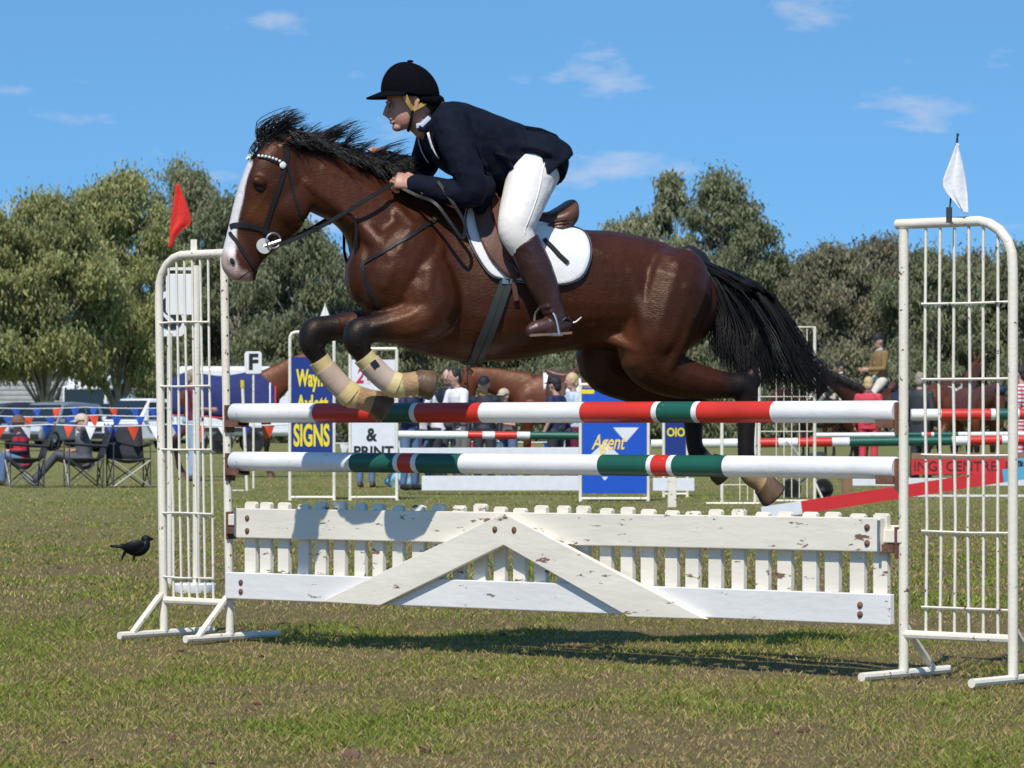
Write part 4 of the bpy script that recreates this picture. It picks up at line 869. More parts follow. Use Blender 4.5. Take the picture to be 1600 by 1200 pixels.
wn = H(652, 287, .125); hand_into(mb, wn, H(618, 281, .100) - wn, Vector((.15, -.9, -.5)), -1, 1.0, 1.15)
wf = H(604, 250, -.115); hand_into(mb, wf, H(572, 240, -.09) - wf, Vector((.15, .9, -.5)), 1, 1.0, 1.15)
body = rrem(mb, 'body', 'skin', 0.0033, 2)
# eyes, brows, hair
for sg in (1, -1):
    lbuild(MB().ball(H(611.5, 166, .031 * sg), (.007, .010, .0055), None, 12, 8), 'eye', plain('eye_white', (0.35, 0.32, 0.30), 0.4), rider)
    lbuild(MB().ball(H(608.7, 166.3, .033 * sg), (.004, .0065, .006), None, 10, 6), 'iris', 'eye', rider)
    lbuild(MB().tube([H(605, 161, .018 * sg), H(606, 159, .032 * sg), H(611, 161, .048 * sg)], .0032, 6, dome=True), 'eyebrow', plain('hair_brown', (0.05, 0.028, 0.016), 0.6), rider)
mb = MB(); mb.tube([H(655, 160, .06), H(672, 165, .045), H(680, 160, 0), H(672, 165, -.045), H(655, 160, -.06)], [.014, .026, .032, .026, .014], 10, dome=True); mb.ball(H(683, 166, 0), (.035, .045, .032)); rrem(mb, 'hair', 'hair_brown', .006, 2)
# --- helmet
helmet = MB(); c = H(641, 146, 0); rs = []
for j in range(0, 13):
    th = math.pi / 2 * j / 12; z = math.sin(th) * .128; r = max(.004, math.cos(th)); fl = 0.0
    rs.append([c + Vector((math.cos(a) * .122 * r + .012 * (1 - r), math.sin(a) * .098 * r, z + (.012 * math.cos(a) * r))) for a in [2 * math.pi * k / 32 for k in range(32)]])
low = [[p - Vector((0, 0, .018)) - Vector(((p - c).x * .03, (p - c).y * .03, 0)) for p in rs[0]]]
helmet.rings(low + rs); o = lbuild(helmet, 'helmet', 'velvet', rider, sharp=0)
# back of the shell reaches down behind the ears
lbuild(MB().tube([H(660, 155, .080), H(676, 158, .060), H(685, 158, 0), H(676, 158, -.060), H(660, 155, -.080)], [.016, .024, .026, .024, .016], 10, dome=True), 'helmet_back', 'velvet', rider)
vis = MB(); up_, dn_ = [], []
for k in range(13):
    a = R(-72 + 144 * k / 12); e = c + Vector((math.cos(a) * .120, math.sin(a) * .097, -.012 + .012 * math.cos(a))); o_ = e + Vector((math.cos(a) * .064 * math.cos(a * .8), math.sin(a) * .012, -.026 * math.cos(a) + .002)); up_.append((e, o_))
vs = [p for e, o_ in up_ for p in (e + Vector((0, 0, .006)), o_ + Vector((0, 0, .003)), o_ - Vector((0, 0, .003)), e - Vector((0, 0, .010)))]
vis.add(vs, [f for k in range(12) for f in [(4 * k, 4 * k + 4, 4 * k + 5, 4 * k + 1), (4 * k + 1, 4 * k + 5, 4 * k + 6, 4 * k + 2), (4 * k + 2, 4 * k + 6, 4 * k + 7, 4 * k + 3)]]); lbuild(vis, 'visor', 'velvet', rider)
lbuild(MB().ball(c + Vector((.0, 0, .131)), (.014, .014, .006), None, 10, 6), 'helmet_button', 'velvet', rider)
for sg in (1, -1):
    for nm, pts, w, mt in (('harness_strap', [(633, 149, .086), (638, 161, .084), (645, 171, .078)], .019, 'harness'), ('harness_strap', [(669, 157, .070), (659, 164, .080), (645, 171, .080)], .019, 'harness'), ('chin_strap', [(645, 170, .078), (643, 184, .068), (640, 197, .045), (638, 204, .012)], .013, 'leather_black')):
        pp = catmull([H(x, y, v * sg) for x, y, v in pts], 5); strap_mb(pp, [Vector((.1, sg, 0))] * len(pp), w, .005).build(nm, mt, rider)
# --- jacket
mb = MB()
jk = [((657, 204), (692, 166), .070), ((664, 222), (702, 160), .135), ((675, 243), (722, 163), .195), ((694, 263), (752, 174), .205), ((718, 278), (785, 187), .195), ((745, 290), (815, 197), .180), ((765, 300), (840, 206), .180), ((778, 306), (862, 214), .215), ((788, 308), (880, 228), .238), ((794, 306), (885, 240), .245)]
mb.rings([ring_sz((a[0], a[1]), (a[2], a[3]), a[4], 0, 30, 1.0, 1.0, 2.5) for a in dens([S(t, b, h) for t, b, h in jk], 4)])
near = [H(702, 192, .16), H(716, 232, .225), H(736, 282, .262), H(738, 300, .258), H(715, 302, .225), H(680, 295, .165), H(648, 287, .125)]
far = [H(694, 190, -.16), H(676, 222, -.225), H(664, 252, -.265), H(656, 264, -.255), H(640, 264, -.2), H(622, 258, -.15), H(606, 251, -.118)]
for arm in (near, far): mb.tube(catmull(arm, 4), [x[0] for x in catmull([(.080, 0, 0), (.070, 0, 0), (.062, 0, 0), (.060, 0, 0), (.054, 0, 0), (.047, 0, 0), (.041, 0, 0)], 4)], 14, dome=True)
mb.ball(H(706, 192, .14), (.085, .075, .085)); mb.ball(H(700, 190, -.14), (.085, .075, .085))
for sg in (1, -1): mb.tube([Vector((p.x, p.y * sg, p.z)) for p in (H(850, 232, .08), H(845, 246, .105), H(838, 262, .13))], [.10, .118, .124], 20, up=(0, 1, 0))
# hanging front skirt by the pommel and folds
mb.tube([H(752, 290, .15), H(752, 308, .165), H(748, 324, .16)], [.06, .05, .03], 12, dome=True)
for (x0, y0, x1, y1, v) in ((735, 215, 760, 262, .20), (770, 225, 800, 262, .19), (715, 240, 745, 250, .235), (820, 215, 850, 232, .17), (700, 222, 730, 262, .25)):
    mb.tube([H(x0, y0, v), H((x0 + x1) / 2, (y0 + y1) / 2 - 3, v + .006), H(x1, y1, v)], [.008, .014, .008], 8, dome=True)
for i in range(5):
    a = catmull(near, 4)[13 + i]; mb.ball(a + Vector((0, .028, .012)), (.012, .022, .030), None, 10, 6)
jacket = rrem(mb, 'jacket', 'navy_wool', 0.0065, 4)
def crumple(o, amp, sc, st=(1, 1, 1)):
    me = o.data; ns = [v.normal.copy() for v in me.vertices]
    for v, n_ in zip(me.vertices, ns):
        p = Vector((v.co.x * st[0], v.co.y * st[1], v.co.z * st[2])); r1 = 1 - abs(noise.noise(p * sc)) * 2; v.co += n_ * (amp * (r1 * .7 + .5 * noise.noise(p * sc * 2.3)))
    me.update()
crumple(jacket, .0055, 8.0, (1.0, .7, 1.4))
# tails lifted by the wind
for (pts, nm) in (([(820, 196), (846, 200), (870, 210), (884, 227), (866, 226), (840, 222)], .12), ([(836, 212), (862, 224), (882, 240), (872, 254), (850, 244), (832, 232)], .185)):
    MBt = MB().poly([HM @ H(x, y, nm - .0009 * (x - 830)) for x, y in pts], HM.to_3x3() @ Vector((0, -1, .1)), .010); MBt.build('jacket_tail', 'navy_wool', rider, smooth=False, bevel=.004)
MBt = MB().poly([HM @ H(x, y, -.10) for x, y in [(820, 197), (846, 201), (868, 212), (880, 228), (862, 226), (838, 222)]], HM.to_3x3() @ Vector((0, 1, .1)), .010); MBt.build('jacket_tail', 'navy_wool', rider, smooth=False, bevel=.004)
# collar, lapel, shirt, tie
lbuild(MB().tube([H(654, 200, .060), H(662, 203, .066), H(676, 190, .070), H(688, 170, .045), H(692, 165, 0), H(688, 170, -.045), H(676, 190, -.070), H(662, 203, -.066), H(654, 200, -.060)], .013, 10, flat=.5), 'collar', 'navy_wool', rider)
plain('shirt_pale_blue', (0.50, 0.60, 0.74), 0.8); 
lbuild(MB().tube([H(651, 197, .05), H(660, 196, .062), H(672, 184, .062)], .012, 8, flat=.5), 'shirt_collar', 'shirt_pale_blue', rider)
jb = BVHTree.FromPolygons([v.co.copy() for v in jacket.data.vertices], [tuple(p.vertices) for p in jacket.data.polygons]); J2R = WM[rider.name].inverted() @ HM
def on_jacket(px, py, off, sgn=1):
    v = .15
    for _ in range(4):
        p = H(px, py, v); q_ = J2R @ Vector((p.x, 1.5, p.z)); hit = jb.ray_cast(q_, Vector((0, -1, 0)))
        if hit[0] is None: hit = jb.find_nearest(J2R @ H(px, py, .06)); break
        v = (J2R.inverted() @ hit[0]).y
    r = hit[0] + hit[1] * off; return Vector((r.x, r.y * sgn, r.z)), Vector((hit[1].x, hit[1].y * sgn, hit[1].z))
def near_jacket(px, py, off, sgn=1):
    hit = jb.find_nearest(J2R @ H(px, py, .10)); r = hit[0] + hit[1] * off; return (Vector((r.x, r.y * sgn, r.z)),)
def cloth_patch(name, rows, off, th, mat, sgn=1, fn=None):
    fn = fn or on_jacket
    nU = 6; pts = []
    for (l_, r_) in rows: pts += [fn(lerp(l_[0], r_[0], u / nU), lerp(l_[1], r_[1], u / nU), off, sgn)[0] for u in range(nU + 1)]
    n = nU + 1; o = MB().add([WM[rider.name] @ p for p in pts], [(j * n + i, j * n + i + 1, (j + 1) * n + i + 1, (j + 1) * n + i) for j in range(len(rows) - 1) for i in range(nU)]).build(name, mat, rider, sharp=0); m_ = o.modifiers.new('s', 'SOLIDIFY'); m_.thickness = th; m_.offset = 0
for sg in (1, -1):
    cloth_patch('shirt_front', [((656, 208), (664, 206)), ((658, 216), (668, 215)), ((661, 225), (672, 226)), ((665, 234), (676, 238)), ((671, 244), (679, 249)), ((677, 253), (681, 256))], .012, .006, 'white_cloth', sg, near_jacket)
    cloth_patch('lapel', [((668, 201), (676, 195)), ((674, 214), (686, 208)), ((679, 227), (692, 226)), ((682, 239), (690, 240)), ((680, 249), (686, 252)), ((682, 257), (684, 259))], .007, .008, 'navy_wool', sg, near_jacket)
cloth_patch('pocket_flap', [((775, 236), (806, 247)), ((772, 243), (803, 254))], .004, .006, 'navy_wool')
# cuff buttons
for i, (x, y) in enumerate(((660, 301), (666, 303))): lbuild(MB().ball(H(x, y, .17), (.008, .006, .008), None, 8, 6), 'cuff_button', 'brass', rider)
# --- breeches
mb = MB()
for sg in (1, -1):
    leg = [H(842, 252, .10), H(835, 270, .125), H(826, 292, .18), H(817, 318, .25), H(808, 345, .315), H(806, 362, .33), H(814, 378, .335), H(824, 394, .335)]
    rad = [.105, .104, .098, .090, .077, .070, .064, .058]
    if sg < 0: leg = [Vector((p.x, -p.y, p.z)) for p in leg]
    mb.tube(catmull(leg, 3), [x[0] for x in catmull([(r, 0, 0) for r in rad], 3)], 18, dome=True, up=(0, 1, 0))
mb.ball(H(842, 256, 0), (.12, .19, .115)); mb.ball(H(812, 262, 0), (.12, .17, .11))
crumple(rrem(mb, 'breeches', 'breeches', 0.007, 4), .0022, 9.0, (.7, .7, 1.3))
sm_ = catmull([H(850, 255, .215), H(842, 285, .268), H(832, 320, .338), H(822, 350, .388), H(820, 365, .398)], 4)
bb = BVHTree.FromPolygons([v.co.copy() for v in bpy.data.objects['breeches'].data.vertices], [tuple(p.vertices) for p in bpy.data.objects['breeches'].data.polygons]); ri = WM[rider.name].inverted() @ HM; sp_ = []
for p in sm_:
    h_ = bb.find_nearest(ri @ p); sp_.append(WM[rider.name] @ (h_[0] + h_[1] * .001))
MB().tube(sp_, .0022, 6).build('seam', 'breeches', rider)
# --- boots
for sg in (1, -1):
    fl = (lambda p: p) if sg > 0 else (lambda p: Vector((p.x, -p.y, p.z)))
    mb = MB(); sh = [H(817, 378, .337), H(826, 395, .337), H(838, 422, .337), H(849, 448, .337), H(860, 474, .337), H(867, 492, .337), H(871, 506, .338)]
    mb.tube([fl(p) for p in catmull(sh, 3)], [x[0] for x in catmull([(.066, 0, 0), (.066, 0, 0), (.066, 0, 0), (.060, 0, 0), (.049, 0, 0), (.044, 0, 0), (.042, 0, 0)], 3)], 18, up=(0, 1, 0), dome=False)
    mb.tube([fl(p) for p in (H(884, 507, .338), H(870, 511, .34), H(850, 511, .345), H(836, 514, .35), H(829, 517, .352))], [.034, .040, .036, .032, .024], 14, up=(0, 1, 0), dome=True)
    for (x, y) in ((856, 478), (862, 486), (868, 496)): mb.tube([fl(H(x - 14, y + 3, .345)), fl(H(x, y + 1, .382)), fl(H(x + 13, y - 2, .345))], [.004, .007, .004], 8, dome=True)
    b = rrem(mb, 'boot', 'boot_brown', .0055, 3); crumple(b, .0025, 11, (1, 1, 1.2))
    s_ = MB(); ol = [fl(H(x, y, v)) for x, y, v in ((828, 522, .385), (846, 521, .39), (868, 520, .38), (894, 518, .37), (894, 518, .31), (868, 520, .305), (846, 521, .31), (828, 522, .32))]
    s_.poly(ol, Vector((0, 0, -1)), .010); s_.v = [HM @ p for p in s_.v]; s_.build('sole', plain('sole_tan', (0.20, 0.13, 0.09), 0.7), b, smooth=False)
    lbuild(MB().tube([fl(H(884, 508, .338)), fl(H(900, 503, .338)), fl(H(908, 496, .338))], [.006, .005, .004], 8, dome=True), 'spur', 'steel', b)
    lbuild(MB().tube([fl(H(874, 505, .375)), fl(H(884, 497, .375)), fl(H(893, 503, .36))], .005, 6), 'spur_strap', 'leather_black', b)

# ================================================================== BACKGROUND
def xf(mb, m): mb.v = [m @ p for p in mb.v]; return mb
def frame(loc, rz, s=1.0): return Matrix.Translation(Vector(loc)) @ Matrix.Rotation(rz, 4, 'Z') @ Matrix.Scale(s, 4)

# ------------------------------------------------------------------ crow on the grass
base = G(207, 884); crow = thing('crow', 'glossy black crow standing on the grass left of the jump', 'crow', base)
M['feather'] = pm('crow_feather', (0.005, 0.005, 0.007), 0.5, 0.3, 30, 0.2, 80, spec=0.25)
cp = lambda x, y, d=0.0: P(x - 5, y, base.y + d)
mb = MB(); mb.tube(catmull([cp(196, 853), cp(208, 857), cp(222, 858), cp(231, 852), cp(233, 845), cp(232, 841)], 4), [x[0] for x in catmull([(.018, 0, 0), (.040, 0, 0), (.050, 0, 0), (.040, 0, 0), (.027, 0, 0), (.024, 0, 0)], 4)], 14, dome=True)
mb.ball(cp(233, 842), (.034, .026, .026)); mb.tube([cp(236, 842), cp(242, 842), cp(246, 843)], [.015, .011, .004], 10, dome=True)
remesh(mb, 'body', 'feather', .005, 3, crow)
MB().tube([cp(206, 853), cp(190, 854), cp(178, 853)], [.016, .012, .009], 10, flat=2.2, dome=True, up=(0, 0, 1)).build('tail', 'feather', crow)
for d in (-.045, .045): MB().tube(catmull([cp(226, 849, d), cp(210, 853, d * 1.15), cp(195, 855, d * .8)], 4), [.02, .03, .034, .036, .034, .03, .024, .016, .008], 10, flat=.4, dome=True, up=(0, 0, 1)).build('wing', 'feather', crow)
for x, d in ((196, -.02), (214, .02)):
    MB().tube([cp(x + 4, 862, d), cp(x, 872, d), cp(x - 1, 883, d)], [.012, .006, .005], 8).build('leg', 'feather', crow)
    MB().tube([cp(x - 4, 884, d), cp(x + 6, 884, d - .02)], .004, 6).build('foot', 'feather', crow)
MB().ball(cp(235.5, 841, -.023), .004).build('eye', 'eye', crow)

# ------------------------------------------------------------------ people
SK = 'skin_pale'
def standing(base, h, a, arms=None, lean=0.0):
    """joint positions of a standing person, facing angle a (world), height h"""
    k = h / 1.75; f = Vector((math.cos(a), math.sin(a), 0)); l = Vector((-f.y, f.x, 0)); b = Vector(base); J = dict(f=f, l=l, k=k)
    up = lambda z, ff=0.0, ll=0.0: b + Vector((0, 0, z * k)) + f * (ff * k) + l * (ll * k)
    J['pelvis'] = up(.95); J['chest'] = up(1.25, .02 + lean * .5); J['neck'] = up(1.47, .0 + lean); J['head'] = up(1.62, .03 + lean * 1.15)
    for s, n in ((1, 'L'), (-1, 'R')):
        J['sh' + n] = up(1.40, lean, .18 * s); J['hip' + n] = up(.92, 0, .09 * s); J['kn' + n] = up(.50, .02, .10 * s); J['an' + n] = up(.09, -.02, .11 * s)
        J['el' + n] = up(1.12, -.04 + lean * .6, .24 * s); J['wr' + n] = up(.88, .08 + lean * .4, .25 * s)
        if arms == 'fold': J['el' + n] = up(1.12, .06 + lean, .25 * s); J['wr' + n] = up(1.16, .24 + lean, -.06 * s)
        if arms == 'front': J['el' + n] = up(1.13, .05 + lean, .22 * s); J['wr' + n] = up(1.12, .30 + lean, .12 * s)
    return J
def figure(label, J, top, trousers, shoes, hat=None, hair=None, group=None, skin=SK, sleeve='long', vox=0.011, name='person', collar=None, brim=True, skirtlen=.0, boots=False):
    k = J['k']; f = J['f']; l = J['l']; lo = min(J['anL'].z, J['anR'].z) - .09 * k
    root = thing(name, label, 'person', Vector((J['pelvis'].x, J['pelvis'].y, max(0.0, lo))), math.atan2(f.y, f.x), group)
    up = (J['head'] - J['neck']).normalized(); mb = MB()
    hc = J['head']; mb.ball(hc + up * .02 * k, (.095 * k, .075 * k, .115 * k), Matrix.Rotation(math.atan2(f.y, f.x), 3, 'Z'), 16, 12)
    mb.ball(hc - up * .06 * k + f * .03 * k, (.06 * k, .055 * k, .06 * k)); mb.ball(hc + f * .098 * k - up * .012 * k, (.016 * k, .014 * k, .022 * k)); mb.ball(hc + f * .075 * k - up * .055 * k, (.02 * k, .028 * k, .01 * k))
    for s in (1, -1): mb.ball(hc + l * .078 * k * s, (.02 * k, .012 * k, .03 * k))
    mb.tube([hc - up * .05 * k, J['neck'], J['neck'] - up * .06 * k], [.05 * k, .052 * k, .06 * k], 10)
    mb.tube([J['neck'] - up * .03 * k, J['chest'], J['pelvis']], [.08 * k, .11 * k, .10 * k], 10)
    for n, s in (('L', 1), ('R', -1)):
        mb.tube([J['sh' + n], J['el' + n], J['wr' + n]], [.042 * k, .036 * k, .026 * k], 10, dome=True)
        fd = J['wr' + n] - J['el' + n]; hand_into(mb, J['wr' + n], fd, -l * s + f * .2, s if n == 'L' else s, .95 * k, .5)
        mb.tube([J['hip' + n], J['kn' + n], J['an' + n]], [.06 * k, .045 * k, .035 * k], 8, dome=True)
    remesh(mb, 'body', skin, vox * .75, 2, root)
    for s in (1, -1): MB().ball(hc + f * .086 * k + l * .032 * k * s + up * .012 * k, (.008 * k, .011 * k, .007 * k), Matrix.Rotation(math.atan2(f.y, f.x), 3, 'Z'), 8, 6).build('eye', 'eye', root)
    # top
    mb = MB(); ax = (J['neck'] - J['pelvis']); sd = (J['shL'] - J['shR']).normalized(); fw = sd.cross(ax.normalized()) ; fw = fw if fw.dot(f) > 0 else -fw
    rs = []
    for (t, w, d) in ((-.14 - skirtlen, .185, .13), (.0, .175, .125), (.25, .165, .115), (.55, .185, .125), (.80, .20, .12), (.93, .16, .10), (1.0, .075, .075)):
        c = J['pelvis'] + ax * t; rs.append([c + sd * (math.cos(q) * w * k) + fw * (math.sin(q) * d * k) for q in [2 * math.pi * i / 20 for i in range(20)]])
    mb.rings(rs)
    for n in 'LR':
        e = J['el' + n]; w_ = J['wr' + n]
        if sleeve == 'long': mb.tube([J['sh' + n], lerp(J['sh' + n], e, .5), e, lerp(e, w_, .5), lerp(e, w_, .95)], [.07 * k, .06 * k, .052 * k, .046 * k, .04 * k], 12, dome=True)
        elif sleeve == 'short': mb.tube([J['sh' + n], lerp(J['sh' + n], e, .45), lerp(J['sh' + n], e, .75)], [.072 * k, .064 * k, .062 * k], 12, dome=True)
        else: mb.ball(J['sh' + n], .06 * k)
    t_ = remesh(mb, 'top', top, vox, 3, root)
    if collar: MB().tube([J['neck'] + f * .07 * k - up * .01 * k, J['neck'] + l * .062 * k + up * .015 * k, J['neck'] - f * .062 * k + up * .02 * k, J['neck'] - l * .062 * k + up * .015 * k, J['neck'] + f * .07 * k - up * .01 * k], .018 * k, 8).build('collar', collar, root)
    mb = MB()
    for n in 'LR': mb.tube([J['pelvis'] + (J['hip' + n] - J['pelvis']) * .8, J['hip' + n], lerp(J['hip' + n], J['kn' + n], .5), J['kn' + n], lerp(J['kn' + n], J['an' + n], .5), lerp(J['kn' + n], J['an' + n], .96)], [.105 * k, .10 * k, .086 * k, .068 * k, .062 * k, .056 * k], 14, dome=True)
    mb.ball(J['pelvis'], (.15 * k, .15 * k, .12 * k)); remesh(mb, 'trousers', trousers, vox, 3, root)
    for n in 'LR':
        a = J['an' + n]; toe = J.get('toe' + n, a + f * .19 * k - Vector((0, 0, .05 * k))); dn = Vector((0, 0, -.04 * k))
        mb = MB(); mb.tube([a - f * .03 * k + dn, lerp(a, toe, .35) + dn * .6, lerp(a, toe, .75), toe], [.042 * k, .046 * k, .042 * k, .032 * k], 12, dome=True); mb.tube([a + Vector((0, 0, .03 * k)), a + dn], .045 * k, 10)
        if boots: mb.tube([a, lerp(a, J['kn' + n], .85)], [.05 * k, .066 * k], 12)
        remesh(mb, 'shoe' if not boots else 'boot', shoes, vox * .8, 2, root)
    RZf = Matrix.Rotation(math.atan2(f.y, f.x), 3, 'Z')
    if hair:
        mb = MB(); mb.ball(hc + up * .045 * k - f * .022 * k, (.098 * k, .088 * k, .100 * k), RZf, 16, 10); mb.ball(hc - f * .055 * k - up * .02 * k, (.055 * k, .075 * k, .08 * k), RZf); remesh(mb, 'hair', hair, vox * .7, 2, root)
    if hat:
        mt, kind = hat; mb = MB(); c = hc + up * .055 * k
        rs = []
        for j in range(8):
            th = math.pi / 2 * j / 7.5; rs.append([c + RZf @ Vector((math.cos(q) * .112 * k * math.cos(th), math.sin(q) * .094 * k * math.cos(th), math.sin(th) * (.10 if kind != 'helmet' else .115) * k)) for q in [2 * math.pi * i / 20 for i in range(20)]])
        mb.rings(rs)
        if kind == 'brim':
            mb.rings([[c + RZf @ Vector((math.cos(q) * r1 * k, math.sin(q) * r1 * .9 * k, dz * k)) for q in [2 * math.pi * i / 20 for i in range(20)]] for r1, dz in ((.10, .008), (.175, -.012), (.175, -.018), (.10, -.004))])
        else:
            pk = [c + RZf @ Vector((.10 * k * math.cos(q), .088 * k * math.sin(q), .0)) for q in [R(x) for x in (-60, -30, 0, 30, 60)]] ; po = [c + RZf @ Vector(((.10 + (.075 if kind == 'cap' else .05) * math.cos(q)) * k * math.cos(q * .8), .085 * k * math.sin(q), -.02 * k)) for q in [R(x) for x in (-60, -30, 0, 30, 60)]]
            vs = pk + po + [p - up * .008 * k for p in pk] + [p - up * .008 * k for p in po]; mb.add(vs, [(i, i + 1, i + 6, i + 5) for i in range(4)] + [(i + 10, i + 15, i + 16, i + 11) for i in range(4)] + [(i + 5, i + 6, i + 16, i + 15) for i in range(4)])
        mb.build('hat' if kind != 'helmet' else 'riding_helmet', mt, root)
    return root
plain('burgundy', (0.13, 0.012, 0.045)); plain('jeans_pale', (0.30, 0.42, 0.58)); plain('jeans', (0.11, 0.17, 0.30)); plain('grey_tee', (0.13, 0.13, 0.15)); plain('grey_trousers', (0.075, 0.08, 0.095))
plain('navy', (0.014, 0.02, 0.06)); plain('navy_dark', (0.008, 0.010, 0.022)); plain('shoe_brown', (0.10, 0.06, 0.045)); plain('shoe_black', (0.015, 0.015, 0.015)); plain('shoe_grey', (0.33, 0.32, 0.31))
plain('hat_brown', (0.16, 0.09, 0.055)); plain('hat_cream', (0.55, 0.47, 0.34)); plain('hat_black', (0.010, 0.010, 0.013)); plain('hair_grey', (0.30, 0.24, 0.20)); plain('hair_blond', (0.55, 0.40, 0.20)); plain('hair_dark', (0.018, 0.013, 0.012))
plain('tan_tweed', (0.25, 0.155, 0.060), 0.9, var=0.25, scale=60); plain('coral_red', (0.62, 0.045, 0.07)); plain('grey_skirt', (0.17, 0.17, 0.17)); plain('yellow_trim', (0.8, 0.42, 0.03)); plain('jodhpur', (0.62, 0.57, 0.48)); plain('charcoal', (0.03, 0.032, 0.04))
def stripes(name, c1, c2, scale, horiz=True):
    m = bpy.data.materials.new(name); m.use_nodes = True; t = m.node_tree; b = t.nodes['Principled BSDF']; b.inputs['Roughness'].default_value = 0.85
    g = t.nodes.new('ShaderNodeTexCoord'); s = t.nodes.new('ShaderNodeSeparateXYZ'); t.links.new(g.outputs['Object'], s.inputs[0])
    w = math_node(t, 'FRACT', math_node(t, 'MULTIPLY', s.outputs[2], scale)); st_ = math_node(t, 'GREATER_THAN', w, 0.5)
    x = t.nodes.new('ShaderNodeMix'); x.data_type = 'RGBA'; t.links.new(st_, x.inputs[0]); x.inputs[6].default_value = (*c1, 1); x.inputs[7].default_value = (*c2, 1); t.links.new(x.outputs[2], b.inputs['Base Color']); M[name] = m; return m
stripes('striped_jumper', (0.42, 0.02, 0.035), (0.02, 0.022, 0.06), 7.5); stripes('red_white_stripe', (0.62, 0.04, 0.06), (0.80, 0.74, 0.74), 16)

# man in burgundy beside the rugged horse
b = G(299, 752); b.z = 0
figure('grey-haired man in burgundy shirt and pale jeans beside the rugged horse', standing(b, 1.80, R(10), 'front'), 'burgundy', 'jeans_pale', 'shoe_brown', hair='hair_grey', sleeve='short')
# two men lounging in camp chairs
def lounging(px, seat_y, Y, a, k, knee, foot, head, arm_up=False):
    f = Vector((math.cos(a), math.sin(a), 0)); l = Vector((-f.y, f.x, 0)); J = dict(f=f, l=l, k=k)
    J['pelvis'] = P(px, seat_y, Y); J['head'] = P(head[0], head[1], Y); J['neck'] = lerp(J['head'], J['pelvis'], .24); J['chest'] = lerp(J['neck'], J['pelvis'], .4)
    for s, n in ((1, 'L'), (-1, 'R')):
        J['sh' + n] = lerp(J['neck'], J['pelvis'], .10) + l * .18 * k * s; J['hip' + n] = J['pelvis'] + l * .09 * k * s
        J['kn' + n] = P(knee[0], knee[1], Y) + l * .11 * k * s + Vector((0, 0, .02 * s)); J['an' + n] = P(foot[0], foot[1], Y) + l * .09 * k * s; J['toe' + n] = J['an' + n] + f * .15 * k + Vector((0, 0, .10 * k))
        J['el' + n] = lerp(J['shL'] if n == 'L' else J['shR'], J['pelvis'], .55) + l * .12 * s - f * .02; J['wr' + n] = J['el' + n] + f * .20 * k - l * .12 * s + Vector((0, 0, -.01))
    if arm_up: J['elL'] = J['shL'] + l * .16 + Vector((0, 0, .16)); J['wrL'] = J['head'] + Vector((0, 0, .05)) + l * .10 - f * .06
    return J
figure('man in red and navy striped jumper, jeans and brown hat, lounging in a camp chair', lounging(36, 722, 54.2, R(196), 1.0, (6, 712), (2, 752), (29, 664)), 'striped_jumper', 'jeans', 'shoe_brown', hat=('hat_brown', 'brim'), group='people sitting in camp chairs')
figure('man in grey tee shirt and cream cap, one arm raised, in a camp chair', lounging(133, 722, 54.2, R(192), 1.0, (88, 712), (52, 752), (128, 662), True), 'grey_tee', 'grey_trousers', 'shoe_grey', hat=('hat_cream', 'cap'), sleeve='short', group='people sitting in camp chairs')
def camp_chair(label, px, gy, a):
    b_ = G(px, gy); m = frame(b_, a); c = thing('camp_chair', label, 'camp chair', b_, a, 'folding camp chairs')
    W, D = .27, .24; fab = plain('chair_fabric', (0.028, 0.030, 0.034), 0.85, var=0.2)
    seat = MB(); gs = [[Vector((lerp(-D, D, i / 6), lerp(-W, W, j / 6), .43 - .07 * math.sin(math.pi * j / 6) * math.sin(math.pi * (i + 1) / 8))) for j in range(7)] for i in range(7)]
    seat.add([p for r in gs for p in r], [(i * 7 + j, i * 7 + j + 1, (i + 1) * 7 + j + 1, (i + 1) * 7 + j) for i in range(6) for j in range(6)]); o = xf(seat, m).build('seat', fab, c, sharp=0); o.modifiers.new('s', 'SOLIDIFY').thickness = .01
    bk = MB(); gs = [[Vector((-D - .16 * i / 6 - .03 * math.sin(math.pi * j / 6), lerp(-W, W, j / 6), .41 + .50 * i / 6)) for j in range(7)] for i in range(7)]
    bk.add([p for r in gs for p in r], [(i * 7 + j, i * 7 + j + 1, (i + 1) * 7 + j + 1, (i + 1) * 7 + j) for i in range(6) for j in range(6)]); o = xf(bk, m).build('backrest', fab, c, sharp=0); o.modifiers.new('s', 'SOLIDIFY').thickness = .01
    for s in (-1, 1):
        xf(MB().tube([(D, s * W, .64), (.0, s * (W + .03), .62), (-D - .05, s * W, .60)], .022, 8, flat=1.6), m).build('armrest', fab, c)
        for p0, p1 in (((D, s * W, .02), (-D, s * W, .42)), ((-D, s * W, .02), (D, s * W, .42))): xf(MB().tube([p0, p1], .010, 6), m).build('leg', 'dark_metal', c)
        xf(MB().tube([(-D, s * W, .02), (-D - .02, s * W, .45), (-D - .17, s * W, .93)], .010, 6), m).build('back_upright', 'dark_metal', c); xf(MB().tube([(D, s * W, .02), (D, s * W, .64)], .009, 6), m).build('front_upright', 'dark_metal', c)
    for s in (-1, 1):
        for (p0, p1) in (((s * D, -W, .02), (s * D, W, .40)), ((s * D, W, .02), (s * D, -W, .40))): xf(MB().tube([p0, p1], .009, 6), m).build('cross_strut', 'dark_metal' if s < 0 else plain('grey_strut', (0.42, 0.42, 0.43), 0.4), c)
    return c
camp_chair('black camp chair under the man in the striped jumper', 38, 762, R(196)); camp_chair('black camp chair under the man in the cream cap', 130, 762, R(195)); camp_chair('empty black folding camp chair beside the lounging men', 201, 762, R(-72))

